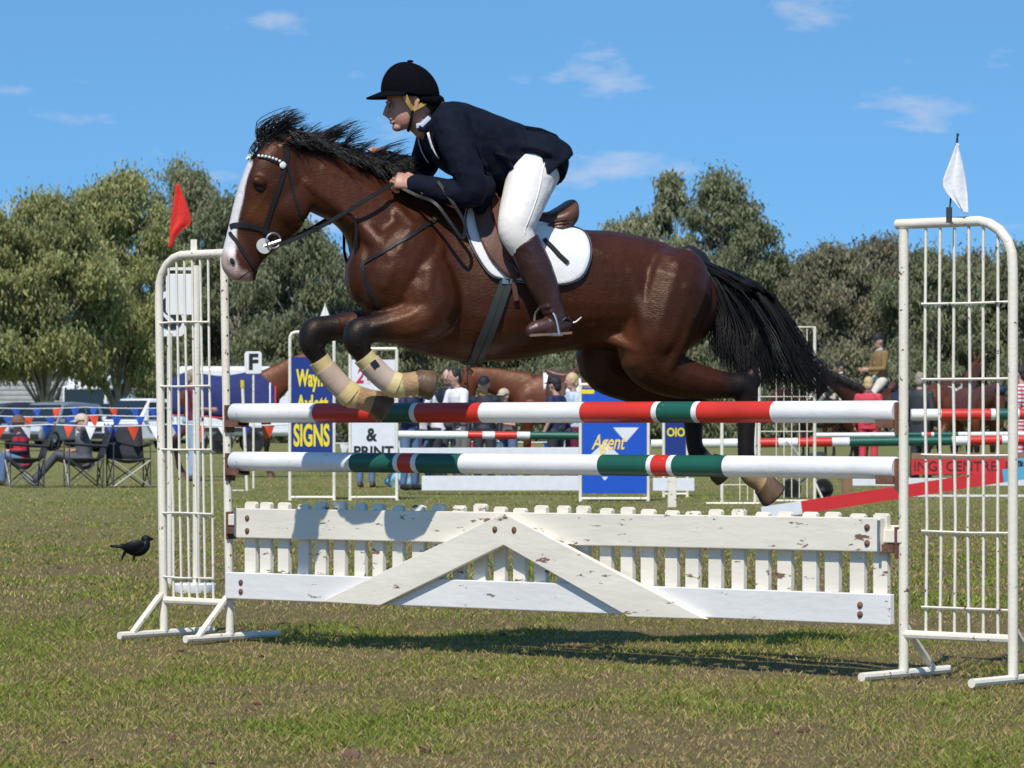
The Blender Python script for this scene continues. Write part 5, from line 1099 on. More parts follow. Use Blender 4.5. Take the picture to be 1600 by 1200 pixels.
# people behind the jumps
g2 = 'spectators behind the second jump'
b = G(572, 762); figure('person in blue jeans standing behind the white sign board', standing(b, 1.45, R(80)), 'navy_dark', 'jeans', 'shoe_brown', hair='hair_dark', group=g2)
b = G(682, 765.5); figure('person in white shirt leaning forward behind the folded forelegs', standing(b, 1.62, R(190), 'front', .16), 'white_cloth', 'charcoal', 'shoe_black', hat=('hat_brown', 'cap'), sleeve='short', group=g2)
b = G(723, 765); figure('person in white tee shirt with folded arms and lowered head', standing(b, 1.70, R(215), 'fold', .10), 'white_cloth', 'grey_skirt', 'shoe_black', hair='hair_dark', sleeve='short', group=g2)
b = G(757, 766); pj = figure('man in black cap and navy jacket with yellow trim under the horse belly', standing(b, 1.58, R(-100)), 'navy_dark', 'charcoal', 'shoe_black', hat=('hat_black', 'cap'), collar='yellow_trim', group=g2)
b = G(869, 766); figure('woman in navy tee shirt and black cap facing the brown saddled horse', standing(b, 1.58, R(150)), 'navy', 'charcoal', 'shoe_black', hat=('hat_black', 'cap'), hair='hair_dark', sleeve='short', group=g2)
b = G(896, 765); figure('person in pale blue shirt half hidden beside the blue sign board', standing(b, 1.64, R(200), 'front'), 'shirt_pale_blue', 'burgundy', 'shoe_black', hair='hair_blond', sleeve='short', group=g2)
b = G(660, 764); figure('short spectator in white shirt and navy cap at the left of the group', standing(b, 1.50, R(-70), 'fold', .12), 'white_cloth', 'jeans', 'shoe_grey', hat=('navy', 'cap'), sleeve='short', group=g2)
b = G(640, 766); figure('spectator in dark blue top and brown hat just right of the white sign', standing(b, 1.55, R(-50), 'fold', .06), 'navy', 'jeans', 'shoe_black', hat=('hat_brown', 'brim'), sleeve='short', group=g2)
b = G(703, 763); figure('spectator in navy vest behind the two white shirts', standing(b, 1.72, R(-110), 'front', .05), 'navy_dark', 'grey_trousers', 'shoe_black', hair='hair_brown', group=g2)
b = G(795, 763); figure('spectator in grey shirt and cream cap before the brown saddled horse', standing(b, 1.42, R(-130), 'fold', .08), 'grey_skirt', 'jeans', 'shoe_grey', hat=('hat_cream', 'cap'), sleeve='short', group=g2)
b = G(1357, 744); figure('person with short blond hair in coral red outfit, back to the camera', standing(b, 1.74, R(80)), 'coral_red', 'coral_red', 'shoe_black', hair='hair_blond', collar='grey_tee', skirtlen=.10)
b = G(1437, 748); figure('person in long charcoal coat standing behind the right wing post', standing(b, 1.78, R(60)), 'charcoal', 'charcoal', 'shoe_black', hair='hair_grey', skirtlen=.45)
b = G(1597, 752); figure('person in red and white striped shirt at the right edge', standing(b, 1.85, R(150)), 'red_white_stripe', 'red_white_stripe', 'shoe_black', hair='hair_dark', sleeve='short')

# ------------------------------------------------------------------ standing horses
M['bay_bg'] = coat_material('bay_coat_plain', (0.115, 0.034, 0.015), (0.02, 0.014, 0.012), (0.17, 0.065, 0.026)); M['dark_bay'] = coat_material('dark_bay_coat', (0.045, 0.018, 0.011), (0.012, 0.010, 0.010), (0.08, 0.03, 0.015))
def standing_horse(label, loc, rz, coat, scale=1.0, neck_rot=0.0, blaze=False, group='horses standing in the background', saddle_c=None, rug=False, bonnet=False, mane=True):
    root = thing('horse', label, 'horse', loc, rz, group); m = WM[root.name]; k = scale; piv = Vector((.38, 1.38))
    def rt(p):
        q = Vector(p) - piv; c, s = math.cos(neck_rot), math.sin(neck_rot); q = Vector((q.x * c - q.y * s, q.x * s + q.y * c)) + piv; return (q.x * k, q.y * k)
    sc = lambda p: (p[0] * k, p[1] * k)
    torso = [(sc(t), sc(b_), h * k, tw, 1.0) for t, b_, h, tw in (((.62, 1.28), (.62, 1.10), .08, 1), ((.55, 1.38), (.55, 1.0), .17, .9), ((.42, 1.50), (.42, .92), .22, .7), ((.25, 1.58), (.25, .87), .24, .55), ((.05, 1.54), (.05, .84), .265, .65), ((-.25, 1.50), (-.25, .86), .29, .8), ((-.5, 1.53), (-.5, .95), .28, .85), ((-.75, 1.56), (-.72, 1.0), .27, .8), ((-.95, 1.50), (-.92, 1.0), .22, .75), ((-1.05, 1.38), (-1.05, 1.15), .12, 1))]
    nk = [(((.25, 1.56)), (.5, 1.05), .17), ((.45, 1.70), (.66, 1.22), .14), ((.66, 1.86), (.80, 1.45), .10), ((.84, 1.98), (.95, 1.66), .085), ((.95, 2.04), (1.03, 1.80), .075)]
    hd_ = [((.98, 2.05), (1.02, 1.96), .05), ((1.06, 2.05), (1.0, 1.82), .085), ((1.16, 1.98), (1.05, 1.72), .098), ((1.27, 1.85), (1.14, 1.62), .08), ((1.36, 1.72), (1.24, 1.55), .06), ((1.44, 1.60), (1.33, 1.47), .055), ((1.46, 1.53), (1.37, 1.43), .05)]
    legs = []
    for s in (1, -1):
        legs.append([(x * k, v * s * k, z * k, r * k) for x, z, v, r in ((.38, 1.1, .14, .12), (.42, .95, .16, .1), (.42, .75, .15, .065), (.43, .56, .14, .055), (.43, .51, .14, .054), (.425, .40, .14, .037), (.42, .25, .14, .036), (.43, .17, .14, .045), (.465, .10, .14, .04), (.48, .07, .14, .05))])
        legs.append([(x * k, v * s * k, z * k, r * k) for x, z, v, r in ((-.75, 1.2, .13, .19), (-.68, 1.0, .16, .15), (-.72, .82, .15, .1), (-.88, .64, .14, .06), (-.95, .54, .14, .056), (-.93, .42, .14, .042), (-.90, .25, .14, .037), (-.88, .17, .14, .045), (-.845, .10, .14, .04), (-.83, .07, .14, .05))])
    ear = [([Vector((*rt((.99, 2.06)), 0)).xzy + Vector((0, .05 * s * k, 0)), Vector((*rt((1.0, 2.14)), 0)).xzy + Vector((0, .065 * s * k, 0)), Vector((*rt((1.02, 2.22)), 0)).xzy + Vector((0, .06 * s * k, 0))], [.028 * k, .026 * k, .006 * k], .5) for s in (1, -1)]
    spec_ = dict(torso=torso, neck=[(rt(a), rt(b_), h * k, .6, 1.05) for a, b_, h in nk], head=[(rt(a), rt(b_), h * k) for a, b_, h in hd_], legs=legs, tubes=ear, points=[(legs[0], 4, None), (legs[2], 4, None), (legs[1], 4, None), (legs[3], 4, None)])
    if blaze: spec_['blaze'] = [Vector((*rt(p), 0)).xzy for p in ((1.13, 2.0), (1.27, 1.86), (1.43, 1.62))]; spec_['blaze_w'] = .05 * k
    horse_body(root, spec_, coat, .017 * k, 3)
    for lg in legs: e = Vector(lg[-1][:3]); xf(MB().lathe((e.x + .01 * k, e.y, 0.0), [(.066 * k, 0), (.062 * k, .02), (.052 * k, .075 * k)], 14), m).build('hoof', 'hoof', root)
    pe = rt((1.13, 1.88))
    for s in (1, -1): xf(MB().ball((pe[0], .088 * s * k, pe[1]), (.02 * k, .014 * k, .018 * k)), m).build('eye', 'eye', root)
    rq = random.Random(int(loc[0] * 10)); st_ = []
    for i in range(140):
        a = rq.random(); e = rq.uniform(.75, 1.0); st_.append([Vector((-1.02 * k, rq.gauss(0, .02), 1.42 * k)), Vector((-1.13 * k, rq.gauss(0, .03), 1.25 * k)), Vector(((-1.12 + rq.gauss(0, .03)) * k, rq.gauss(0, .05), .85 * k)), Vector(((-1.08 + rq.gauss(0, .05)) * k, rq.gauss(0, .06), (1.25 - .8 * e) * k))])
    hair('tail', st_, .008, 'hair_black', root, 6)
    st_ = []
    for i in range(120):
        a = rq.random(); p = Vector((lerp(.42, .98, a), lerp(1.68, 2.06, a))); q = rt(p); q2 = rt(p + Vector((rq.uniform(-.05, .05), -.08))); q3 = rt(p + Vector((rq.uniform(-.05, .03), -.2))); st_.append([Vector((q[0], 0, q[1])), Vector((q2[0], .09 * k, q2[1])), Vector((q3[0], .13 * k, q3[1]))])
    if mane: hair('mane', st_, .008, 'hair_black', root, 4)
    if rug:
        def shell(z_lo, grow):
            rs = []
            for a in dens(torso[1:], 4):
                c = ring_sz((a[0], a[1]), (a[2], a[3]), a[4], 0, 40, a[5], a[6], 2.2); rs.append([p for p in c])
            return rs
        rs = shell(0, 0); mb = MB(); n = 25; vs = []
        for r in rs:
            cc = sum(r, Vector()) / len(r); arc = [r[(i) % 40] for i in list(range(27, 40)) + list(range(0, 13))][:n]
            row = []
            for i, p in enumerate(arc):
                t = abs(i - 12) / 12; d = Vector((0, p.y - cc.y, p.z - cc.z)); q = cc + d * 1.05 + Vector((0, math.copysign(.02, d.y) * t, .012)); 
                if t > .8: q.z = lerp(q.z, .80 * k, (t - .8) / .2 * .6); q.y = math.copysign(max(abs(q.y), .25 * k), q.y)
                row.append(q)
            vs += row
        fs = [(j * n + i, j * n + i + 1, (j + 1) * n + i + 1, (j + 1) * n + i) for j in range(len(rs) - 1) for i in range(n - 1)]
        rg = xf(MB().add(vs, fs), m).build('rug', plain('rug_navy', (0.018, 0.028, 0.13), 0.85), root, sharp=0); rg.modifiers.new('s', 'SOLIDIFY').thickness = .015
        R_n = len(rs)
        for e in (0, n - 1):
            xf(MB().tube([vs[j * n + e] + Vector((0, math.copysign(.012, vs[j * n + e].y), 0)) for j in range(R_n)], .016, 6), m).build('rug_binding', plain('binding_red', (0.6, 0.04, 0.07)), root)
        for j in (0, 1): xf(MB().tube([vs[j * 2 * n + i] * 1.0 + Vector((.01 - .03 * j, 0, .008)) for i in range(n)], .014, 6), m).build('rug_binding', ('binding_red', 'white_cloth')[j], root)
    if saddle_c:
        mb = MB(); rs = [a for a in dens(torso, 4) if -.35 * k < a[0] < .22 * k]; n = 17; vs = []
        for a in rs:
            c = ring_sz((a[0], a[1]), (a[2], a[3]), a[4], 0, 40, a[5], a[6], 2.2); vs += [Vector((p.x, p.y * 1.06, p.z + .012)) for p in [c[i % 40] for i in list(range(32, 40)) + list(range(0, 9))]]
        fs = [(j * n + i, j * n + i + 1, (j + 1) * n + i + 1, (j + 1) * n + i) for j in range(len(rs) - 1) for i in range(n - 1)]
        o = xf(MB().add(vs, fs), m).build('saddle_cloth', saddle_c, root, sharp=0); o.modifiers.new('s', 'SOLIDIFY').thickness = .012
        mb = MB(); mb.rings([ring_sz((a[0], a[1]), (a[2], a[3]), a[4], 0, 18, 1, 1, 2.5) for a in dens([((x * k, z1 * k), (x * k, z0 * k), h * k) for x, z1, z0, h in ((.16, 1.66, 1.54, .06), (.08, 1.63, 1.50, .10), (-.08, 1.60, 1.48, .12), (-.2, 1.64, 1.48, .15), (-.27, 1.68, 1.54, .10))], 3)]); xf(mb, m).build('saddle', 'leather_brown', root)
        for s in (1, -1): xf(MB().poly([(x * k, (.285 if z < 1.3 else .20) * s * k, z * k) for x, z in ((.14, 1.56), (.18, 1.35), (.10, 1.12), (-.08, 1.12), (-.12, 1.35), (-.1, 1.54))], (0, s, 0), .015), m).build('saddle_flap', 'leather_brown', root, smooth=False)
    for (a, b_) in (((1.02, 2.04), (1.27, 1.60)),):
        for s in (1, -1): p0, p1, p2 = rt((1.02, 2.03)), rt((1.14, 1.80)), rt((1.29, 1.60)); xf(MB().tube([Vector((p0[0], .075 * s * k, p0[1])), Vector((p1[0], .102 * s * k, p1[1])), Vector((p2[0], .068 * s * k, p2[1]))], .010 * k, 6), m).build('bridle_cheekpiece', 'leather_black', root)
    q0, q1 = rt((1.36, 1.73)), rt((1.24, 1.54)); xf(MB().tube([Vector((q1[0], -.05 * k, q1[1])), Vector(((q0[0] + q1[0]) / 2, -.068 * k, (q0[1] + q1[1]) / 2)), Vector((q0[0] + .006, 0, q0[1])), Vector(((q0[0] + q1[0]) / 2, .068 * k, (q0[1] + q1[1]) / 2)), Vector((q1[0], .05 * k, q1[1]))], .010 * k, 6), m).build('noseband', 'leather_black', root)
    if bonnet: q = rt((1.08, 2.02)); xf(MB().ball((q[0], 0, q[1]), (.10 * k, .095 * k, .085 * k)), m).build('ear_bonnet', 'navy', root)
    return root
b = G(372, 746); standing_horse('bay horse in navy rug with red binding beside the F board', b, R(4), 'bay_bg', 1.14, R(-12), rug=True)
b = P(872, 700, 53.0); b.z = 0; standing_horse('brown saddled horse standing behind the second jump', b, math.pi, 'bay_bg', 1.05, R(-30), saddle_c='white_cloth', mane=False)
hz1 = G(1375, 742); hr = standing_horse('dark bay horse with white browband carrying the rider in tan jacket', hz1, R(205), 'dark_bay', 1.0, R(-12), blaze=True, saddle_c='navy')
b = G(1490, 742); standing_horse('bay horse with cream saddlecloth standing behind the right wing bars', b, R(60), 'bay_bg', 1.05, R(-5), saddle_c='jodhpur')
b = G(1527, 748); standing_horse('bay horse in navy ear bonnet facing the camera behind the right wing', b, R(-80), 'bay_bg', .98, R(-35), bonnet=True, mane=False)
def mounted(base, a, k, seat_z):
    J = standing(Vector((base[0], base[1], seat_z - .95 * k)), 1.75 * k, a, 'front'); f, l = J['f'], J['l']
    for s, n in ((1, 'L'), (-1, 'R')):
        J['kn' + n] = J['pelvis'] + f * .32 * k + l * .30 * k * s - Vector((0, 0, .26 * k)); J['an' + n] = J['pelvis'] + f * .12 * k + l * .33 * k * s - Vector((0, 0, .70 * k))
    return J
figure('rider in tan tweed jacket and black helmet mounted on the dark bay horse', mounted(hz1, R(205), 1.0, 1.72), 'tan_tweed', 'jodhpur', 'shoe_black', hat=('hat_black', 'helmet'), collar='shirt_pale_blue', group='mounted riders far behind', boots=True)
for px, hl, rl, a in ((1283, 'black horse farther off, left of the pair behind the tail', 'rider in black coat and helmet, left of the pair behind the tail', R(200)), (1313, 'black horse farther off, right of the pair behind the tail', 'rider in navy coat and white shirt, right of the pair behind the tail', R(225))):
    b = P(px, 700, 86.0 + (px - 1283) * .1); b.z = 0; standing_horse(hl, b, a, 'dark_bay', .95, R(-20), mane=False)
    figure(rl, mounted(b, a, .98, 1.62), 'navy_dark', 'jodhpur', 'shoe_black', hat=('hat_black', 'helmet'), collar='white_cloth', group='mounted riders far behind', boots=True)

# ------------------------------------------------------------------ second line of jumps with sign boards
for nm, col in (('sign_navy', (0.012, 0.035, 0.21)), ('sign_blue', (0.010, 0.085, 0.50)), ('sign_white', (0.74, 0.75, 0.78)), ('sign_yellow', (0.85, 0.68, 0.02)), ('sign_red', (0.62, 0.03, 0.03)), ('sign_crimson', (0.55, 0.02, 0.07)), ('sign_cyan', (0.10, 0.42, 0.62)), ('sign_gold', (0.90, 0.66, 0.16))): plain(nm, col, 0.45, var=0.05)
def board_wing(label, x0, x1, ytop, ybase, by0, by1, mat, texts=(), extra=None, round_left=False):
    Y = GY(ybase); q = lambda x, y, d=0.0: P(x, y, Y + d); w = thing('sign_wing', label, 'jump wing', q((x0 + x1) / 2, ybase), 0, 'sign board wings of the second jumps')
    r = .020
    for x in (x0, x1): MB().tube([q(x, ybase), q(x, ytop + (8 if round_left and x == x0 else 0))], r, 8).build('post', 'white_tube', w)
    MB().tube([q(x0, ybase - 4), q(x1, ybase - 4)], r * .8, 8).build('bottom_tube', 'white_tube', w); MB().tube(([q(x0, ytop + 8), q(x0 + 3, ytop + 2), q(x0 + 9, ytop)] if round_left else [q(x0, ytop)]) + [q(x1, ytop)], r, 8).build('top_tube', 'white_tube', w)
    for x in (x0, x1): MB().tube([q(x, ybase, -.4), q(x, ybase, .4)], r, 8).build('foot', 'white_tube', w)
    MB().box(q((x0 + x1) / 2, (by0 + by1) / 2, -.005), ((x1 - x0 - 5) / F_PX * Y, .018, (by1 - by0) / F_PX * Y)).build('sign_board', mat, w, smooth=False)
    for (s, cx, cy, hgt, wid, m_, off, sh) in texts:
        size = hgt / F_PX * Y / .72; o = text_part(s, 'lettering', m_, w, q(cx, cy, -.018), (1, 0, 0), (0, 0, 1), size, .002, off * size, sh)
        xs_ = [v.co.x for v in o.data.vertices]; cur = max(xs_) - min(xs_); want = wid / F_PX * Y; mid = (max(xs_) + min(xs_)) / 2; cxl = (WM[w.name].inverted() @ q(cx, cy)).x
        for v in o.data.vertices: v.co.x = cxl + (v.co.x - mid) * want / cur
    if extra: extra(w, q)
    return w
board_wing('navy sign board wing with yellow lettering beside the rugged horse', 453, 522, 519, 781, 558, 711, 'sign_navy', [('Wayne', 488, 592, 26, 50, 'sign_yellow', .035, 0), ('Aylett', 488, 632, 26, 50, 'sign_yellow', .035, 0), ('SIGNS', 487, 682, 34, 56, 'sign_yellow', .03, 0)], round_left=True)
board_wing('white sign board wing with black lettering behind the forelegs', 547, 620, 545, 781, 562, 712, 'sign_white', [('26', 569, 588, 24, 26, 'sign_crimson', .02, .25), ('&', 581, 680, 20, 17, 'letter_black', .03, 0), ('PRINT', 584, 706, 16, 62, 'letter_black', .03, 0)])
def diamonds(w, q):
    for pts in ([(958, 668), (998, 668), (978, 691)], [(920, 713), (970, 713), (945, 690)], [(968, 636), (978, 628), (986, 636), (978, 644)], [(940, 745), (950, 745), (945, 751)]): MB().poly([q(x, y, -.0165) for x, y in pts], (0, 1, 0), .002).build('white_diamond', 'sign_white', w, smooth=False)
    MB().box(q(918, 612, -.016), (.16, .004, .05)).build('yellow_corner', 'sign_yellow', w, smooth=False)
board_wing('bright blue sign board wing with white diamonds and gold script', 907, 1013, 601, 783, 606, 771, 'sign_blue', [('Agent', 951, 692, 24, 54, 'sign_gold', .012, .35)], diamonds)
board_wing('navy sign board wing with yellow characters behind the hind legs', 1037, 1074, 622, 776, 624, 712, 'sign_navy', [('M', 1057, 632, 12, 24, 'sign_yellow', .02, 0), ('OIO', 1056, 676, 13, 28, 'sign_yellow', .03, 0)])
def rail(label, x0, y0, x1, y1, Y, rad, segs, Y1=None, group='rails of the second jumps'):
    p0, p1 = P(x0, y0, Y), P(x1, y1, Y1 or Y); ss = [((x - x0) / (x1 - x0), c) for x, c in segs]; ss[-1] = (1.0, ss[-1][1]); return striped_pole('jump_rail', label, p0, p1, rad, ss, group, 'jump pole', 12)
rail('thin striped rail between the white and the blue sign boards', 614, 679, 908, 681, 48, .050, [(731, W_), (754, R_), (773, W_), (808, R_), (828, W_), (908, G_)])
rail('striped rail running right from the blue sign board', 1018, 694, 1640, 687, 47, .060, [(1181, W_), (1216, R_), (1246, W_), (1300, R_), (1327, W_), (1487, G_), (1512, W_), (1565, R_), (1590, W_), (1640, R_)])
rail('farther white and green rail behind the right wing', 1272, 680, 1640, 678, 53, .035, [(1398, W_), (1440, G_), (1446, W_), (1455, R_), (1459, W_), (1497, G_), (1640, W_)])
rail('high white, red and green rail behind the right wing bars', 1424, 648, 1640, 647, 46, .072, [(1470, W_), (1548, R_), (1555, W_), (1585, G_), (1592, W_), (1640, R_)])
def fill_plank(label, x0, y0, x1, y1, Y, hpx, mat, group='planks of the second jumps', th=.03):
    o = MB().beam(P(x0, y0, Y), P(x1, y1, Y), th, hpx / F_PX * Y); o = o.build('jump_plank', mat, None, smooth=False, bevel=.004); return tag(o, label, 'jump plank', group)
fill_plank('upper pale plank between the white and the blue sign boards', 624, 713, 905, 712, 47.7, 26, 'sign_white'); fill_plank('lower pale plank between the white and the blue sign boards', 659, 755, 905, 755, 47.7, 23, 'sign_white')
fill_plank('short pale plank right of the blue sign board', 1020, 757, 1085, 757, 46.4, 20, 'sign_white')
fill_plank('upper white plank behind the right wing', 1332, 753, 1640, 753, 46.5, 12, 'sign_white'); fill_plank('lower white plank behind the right wing', 1332, 779, 1640, 779, 46.5, 12, 'sign_white')
fill_plank('brown timber rail above the red lettered plank', 1424, 713, 1640, 712, 46.0, 10, plain('timber', (0.26, 0.15, 0.085), 0.8))
rp = thing('lettered_plank', 'red plank with dark lettering and blue end behind the right wing', 'jump plank', P(1520, 740, 45.9), 0)
MB().beam(P(1424, 730, 45.9), P(1575, 728, 45.9), .03, 23 / F_PX * 46.5).build('red_board', 'sign_red', rp, smooth=False); MB().beam(P(1575.3, 728, 45.9), P(1650, 727, 45.9), .03, 23 / F_PX * 46.5).build('blue_board', 'sign_cyan', rp, smooth=False)
text_part('ING  CENTRE  FOR', 'lettering', plain('letter_dark', (0.05, 0.02, 0.03)), rp, P(1427, 729, 45.88), (1, 0, 0), (0, 0, 1), .175, .002, 0, 0, 1.0, 'LEFT'); text_part('BE', 'lettering', 'letter_dark', rp, P(1588, 728, 45.88), (1, 0, 0), (0, 0, 1), .175, .002, 0, 0, 1.0, 'LEFT')
dY = lambda x: 36.0 + (x - 1180) / 460 * 0.6
dp = thing('slanting_plank', 'red plank with white and blue ends slanting down behind the gate', 'jump plank', P(1400, 785, dY(1400)), 0)
for x0, y0, x1, y1, mt in ((1190, 802, 1252, 793, 'sign_white'), (1252.4, 793, 1566, 744, 'sign_red'), (1566.5, 744, 1640, 733, 'sign_cyan')): MB().beam(P(x0, y0, dY(x0)), P(x1, y1, dY(x1)), .03, 20 / F_PX * 36.3).build('painted_section', mt, dp, smooth=False)
for px in (1323, 1487): tag(MB().box(P(px, 768, 47.7), (.12, .09, .36)).build('timber_post', 'timber', None, smooth=False, bevel=.005), 'short brown timber post %s' % ('left of the right wing behind the planks' if px < 1400 else 'seen through the right wing bars'), 'post', 'timber posts of the plank jump')
for (x0, x1, yt, yb, lab) in ((1246, 1273, 511, 783, 'tall white mesh wing behind the tail of the jumping horse'), (1128, 1180, 640, 787, 'low white tubular stand behind the hind hooves')):
    Y = GY(yb); w = thing('mesh_wing', lab, 'jump wing', P((x0 + x1) / 2, yb, Y), 0, 'plain white wings of the second jumps'); q = lambda x, y: P(x, y, Y)
    MB().tube([q(x1, yb), q(x1, yt), q(x0 - 60, yt)] if yt < 600 else [q(x1, yb), q(x1, yt), q(x0, yt)], .020, 8).build('frame_tube', 'white_tube', w); MB().tube([q(x0 - 60 if yt < 600 else x0, yb), q(x0 - 60 if yt < 600 else x0, yt)], .020, 8).build('frame_tube', 'white_tube', w)
    for k in range(5 if yt < 600 else 2): x = x1 - 12 * (k + 1); MB().tube([q(x, yb - 5), q(x, yt)], .006, 6).build('vertical_bar', 'white_tube', w)
    for k in range(4 if yt < 600 else 1): y = lerp(yb, yt, (k + 1) / 5); MB().tube([q(x1, y), q(x0 - 60 if yt < 600 else x0, y)], .006, 6).build('cross_bar', 'white_tube', w)
    MB().tube([q(x0 - 62 if yt < 600 else x0 - 25, yb), q(x1 + 8, yb)], .018, 8).build('foot', 'white_tube', w)
    MB().tube([q(x1, yb - 30), q(x1 + 14, yb)], .014, 8).build('brace', 'white_tube', w)
# jump stand post near the hind legs
tag(MB().box(P(1050, 775, 41), (.095, .07, .42)).build('jump_stand', 'white_board', None, smooth=False, bevel=.006), 'thick white jump stand post just behind the picket gate', 'post')
# white flag far behind forelegs
fb = thing('marker_flag', 'small white pennant above the navy sign board', 'flag', P(508, 519, GY(781) + .3), 0); MB().tube([P(508, 519, 45.2), P(508, 474, 45.2)], .008, 6).build('stick', 'white_tube', fb); MB().poly([P(508, 475, 45.2), P(517, 500, 45.2), P(499, 498, 45.2)], (0, 1, 0), .01).build('cloth', 'white_cloth', fb, smooth=False)
# pram behind the hind hooves
pr_ = thing('pram', 'dark three-wheeled pram with spoked wheel beside the mesh wing', 'pram', G(1270, 778)); Y = GY(778)
def wheel(root, c, r, w, ax, tyre='shoe_black', rim='grey_strut', n=20, name='wheel'):
    ax = Vector(ax).normalized(); t = MB().lathe(c, [(r * .80, -w / 2), (r * .97, -w / 2), (r, -w / 4), (r, w / 4), (r * .97, w / 2), (r * .80, w / 2), (r * .80, -w / 2)], n, ax).build(name, tyre, root)
    u = ax.orthogonal().normalized(); v_ = ax.cross(u); mb = MB()
    for k in range(8): a = 2 * math.pi * k / 8; mb.beam(c, Vector(c) + (u * math.cos(a) + v_ * math.sin(a)) * r * .82, r * .07, r * .05, ax)
    mb.lathe(c, [(r * .16, -w * .5), (r * .16, w * .5)], 10, ax); mb.build('rim', rim, t); return t
for x, d in ((1286, -.25), (1286, .25), (1236, 0)): wheel(pr_, P(x, 764, Y + d), .13, .045, (0.25, 1, 0))
MB().tube([P(1286, 764, Y - .25), P(1262, 735, Y), P(1240, 700, Y), P(1228, 690, Y)], .014, 6).build('frame_tube', 'grey_strut', pr_); MB().tube([P(1236, 764, Y), P(1262, 745, Y), P(1290, 722, Y)], .014, 6).build('frame_tube', 'grey_strut', pr_)
MB().box(P(1262, 735, Y), (.34, .36, .14), Matrix.Rotation(.3, 3, 'Y')).build('seat_pod', 'charcoal', pr_, smooth=False, bevel=.05); mb = MB(); mb.ball(P(1278, 722, Y), (.15, .18, .14)); mb.build('hood', 'charcoal', pr_)
bagm = MB().ball(P(622, 752, 53.5), (.20, .15, .11), None, 22, 14)
for v_ in bagm.v: v_ += Vector((noise.noise(v_ * 9), noise.noise(v_ * 9 + Vector((5, 0, 0))), .6 * noise.noise(v_ * 9 + Vector((0, 7, 0))))) * 0.09
tag(bagm.build('plastic_bag', plain('bag_blue', (0.30, 0.55, 0.68), 0.4, bump=0.8, bscale=14)), 'crumpled pale blue plastic bag on the grass below the white sign', 'bag')

# ------------------------------------------------------------------ bunting
def bunting(label, x0, y0, x1, y1, Y, step, sz, seed, cols=('red', 'white', 'blue')):
    b_ = thing('bunting', label, 'bunting', P((x0 + x1) / 2, (y0 + y1) / 2, Y), 0, 'strings of pennant bunting'); L_ = P(x0, y0, Y), P(x1, y1, Y); n = 16
    pt = lambda t: lerp(L_[0], L_[1], t) - Vector((0, 0, .03 * math.sin(math.pi * ((t * 3) % 1))))
    MB().tube([pt(i / (3 * n)) for i in range(3 * n + 1)], .010, 5).build('cord', 'white_cloth', b_); rq = random.Random(seed); k = 0; x = x0 + step * .4
    while x < x1 - 3:
        t = (x - x0) / (x1 - x0); p = pt(t); w = sz * rq.uniform(.85, 1.05); d = Vector((1, 0, 0)); sw = rq.uniform(-.06, .06); c = cols[k % len(cols)]; tip = p + Vector((sw, rq.uniform(-.06, .06), -w * 1.25)); mid = (p + tip) / 2 + Vector((0, -.03, 0))
        MB().add([p - d * w * .5, p, p + d * w * .5, lerp(p - d * w * .5, tip, .5) + Vector((0, -.02, 0)), lerp(p + d * w * .5, tip, .5) + Vector((0, .015, 0)), tip], [(0, 1, 3), (1, 4, 3), (1, 2, 4), (3, 4, 5)]).build('pennant', {'red': plain('pennant_red', (0.75, 0.07, 0.02)), 'white': 'white_cloth', 'blue': plain('pennant_blue', (0.02, 0.09, 0.50))}[c], b_); k += 1; x += step * rq.uniform(.9, 1.1)
bunting('nearest bunting string in front of the camp chairs', -120, 664, 470, 662, 53.0, 36, .17, 1, ('red', 'white', 'blue')); bunting('middle bunting string before the parked cars', -200, 650, 330, 648, 70.0, 34, .20, 2, ('blue', 'red', 'blue')); bunting('farthest bunting string across the parked cars', -200, 637, 300, 636, 84, 30, .20, 3, ('red', 'blue', 'blue'))
bunting('bunting string under the belly between the sign boards', 470, 690, 905, 688, 55.0, 29, .16, 4, ('red', 'blue', 'white'))

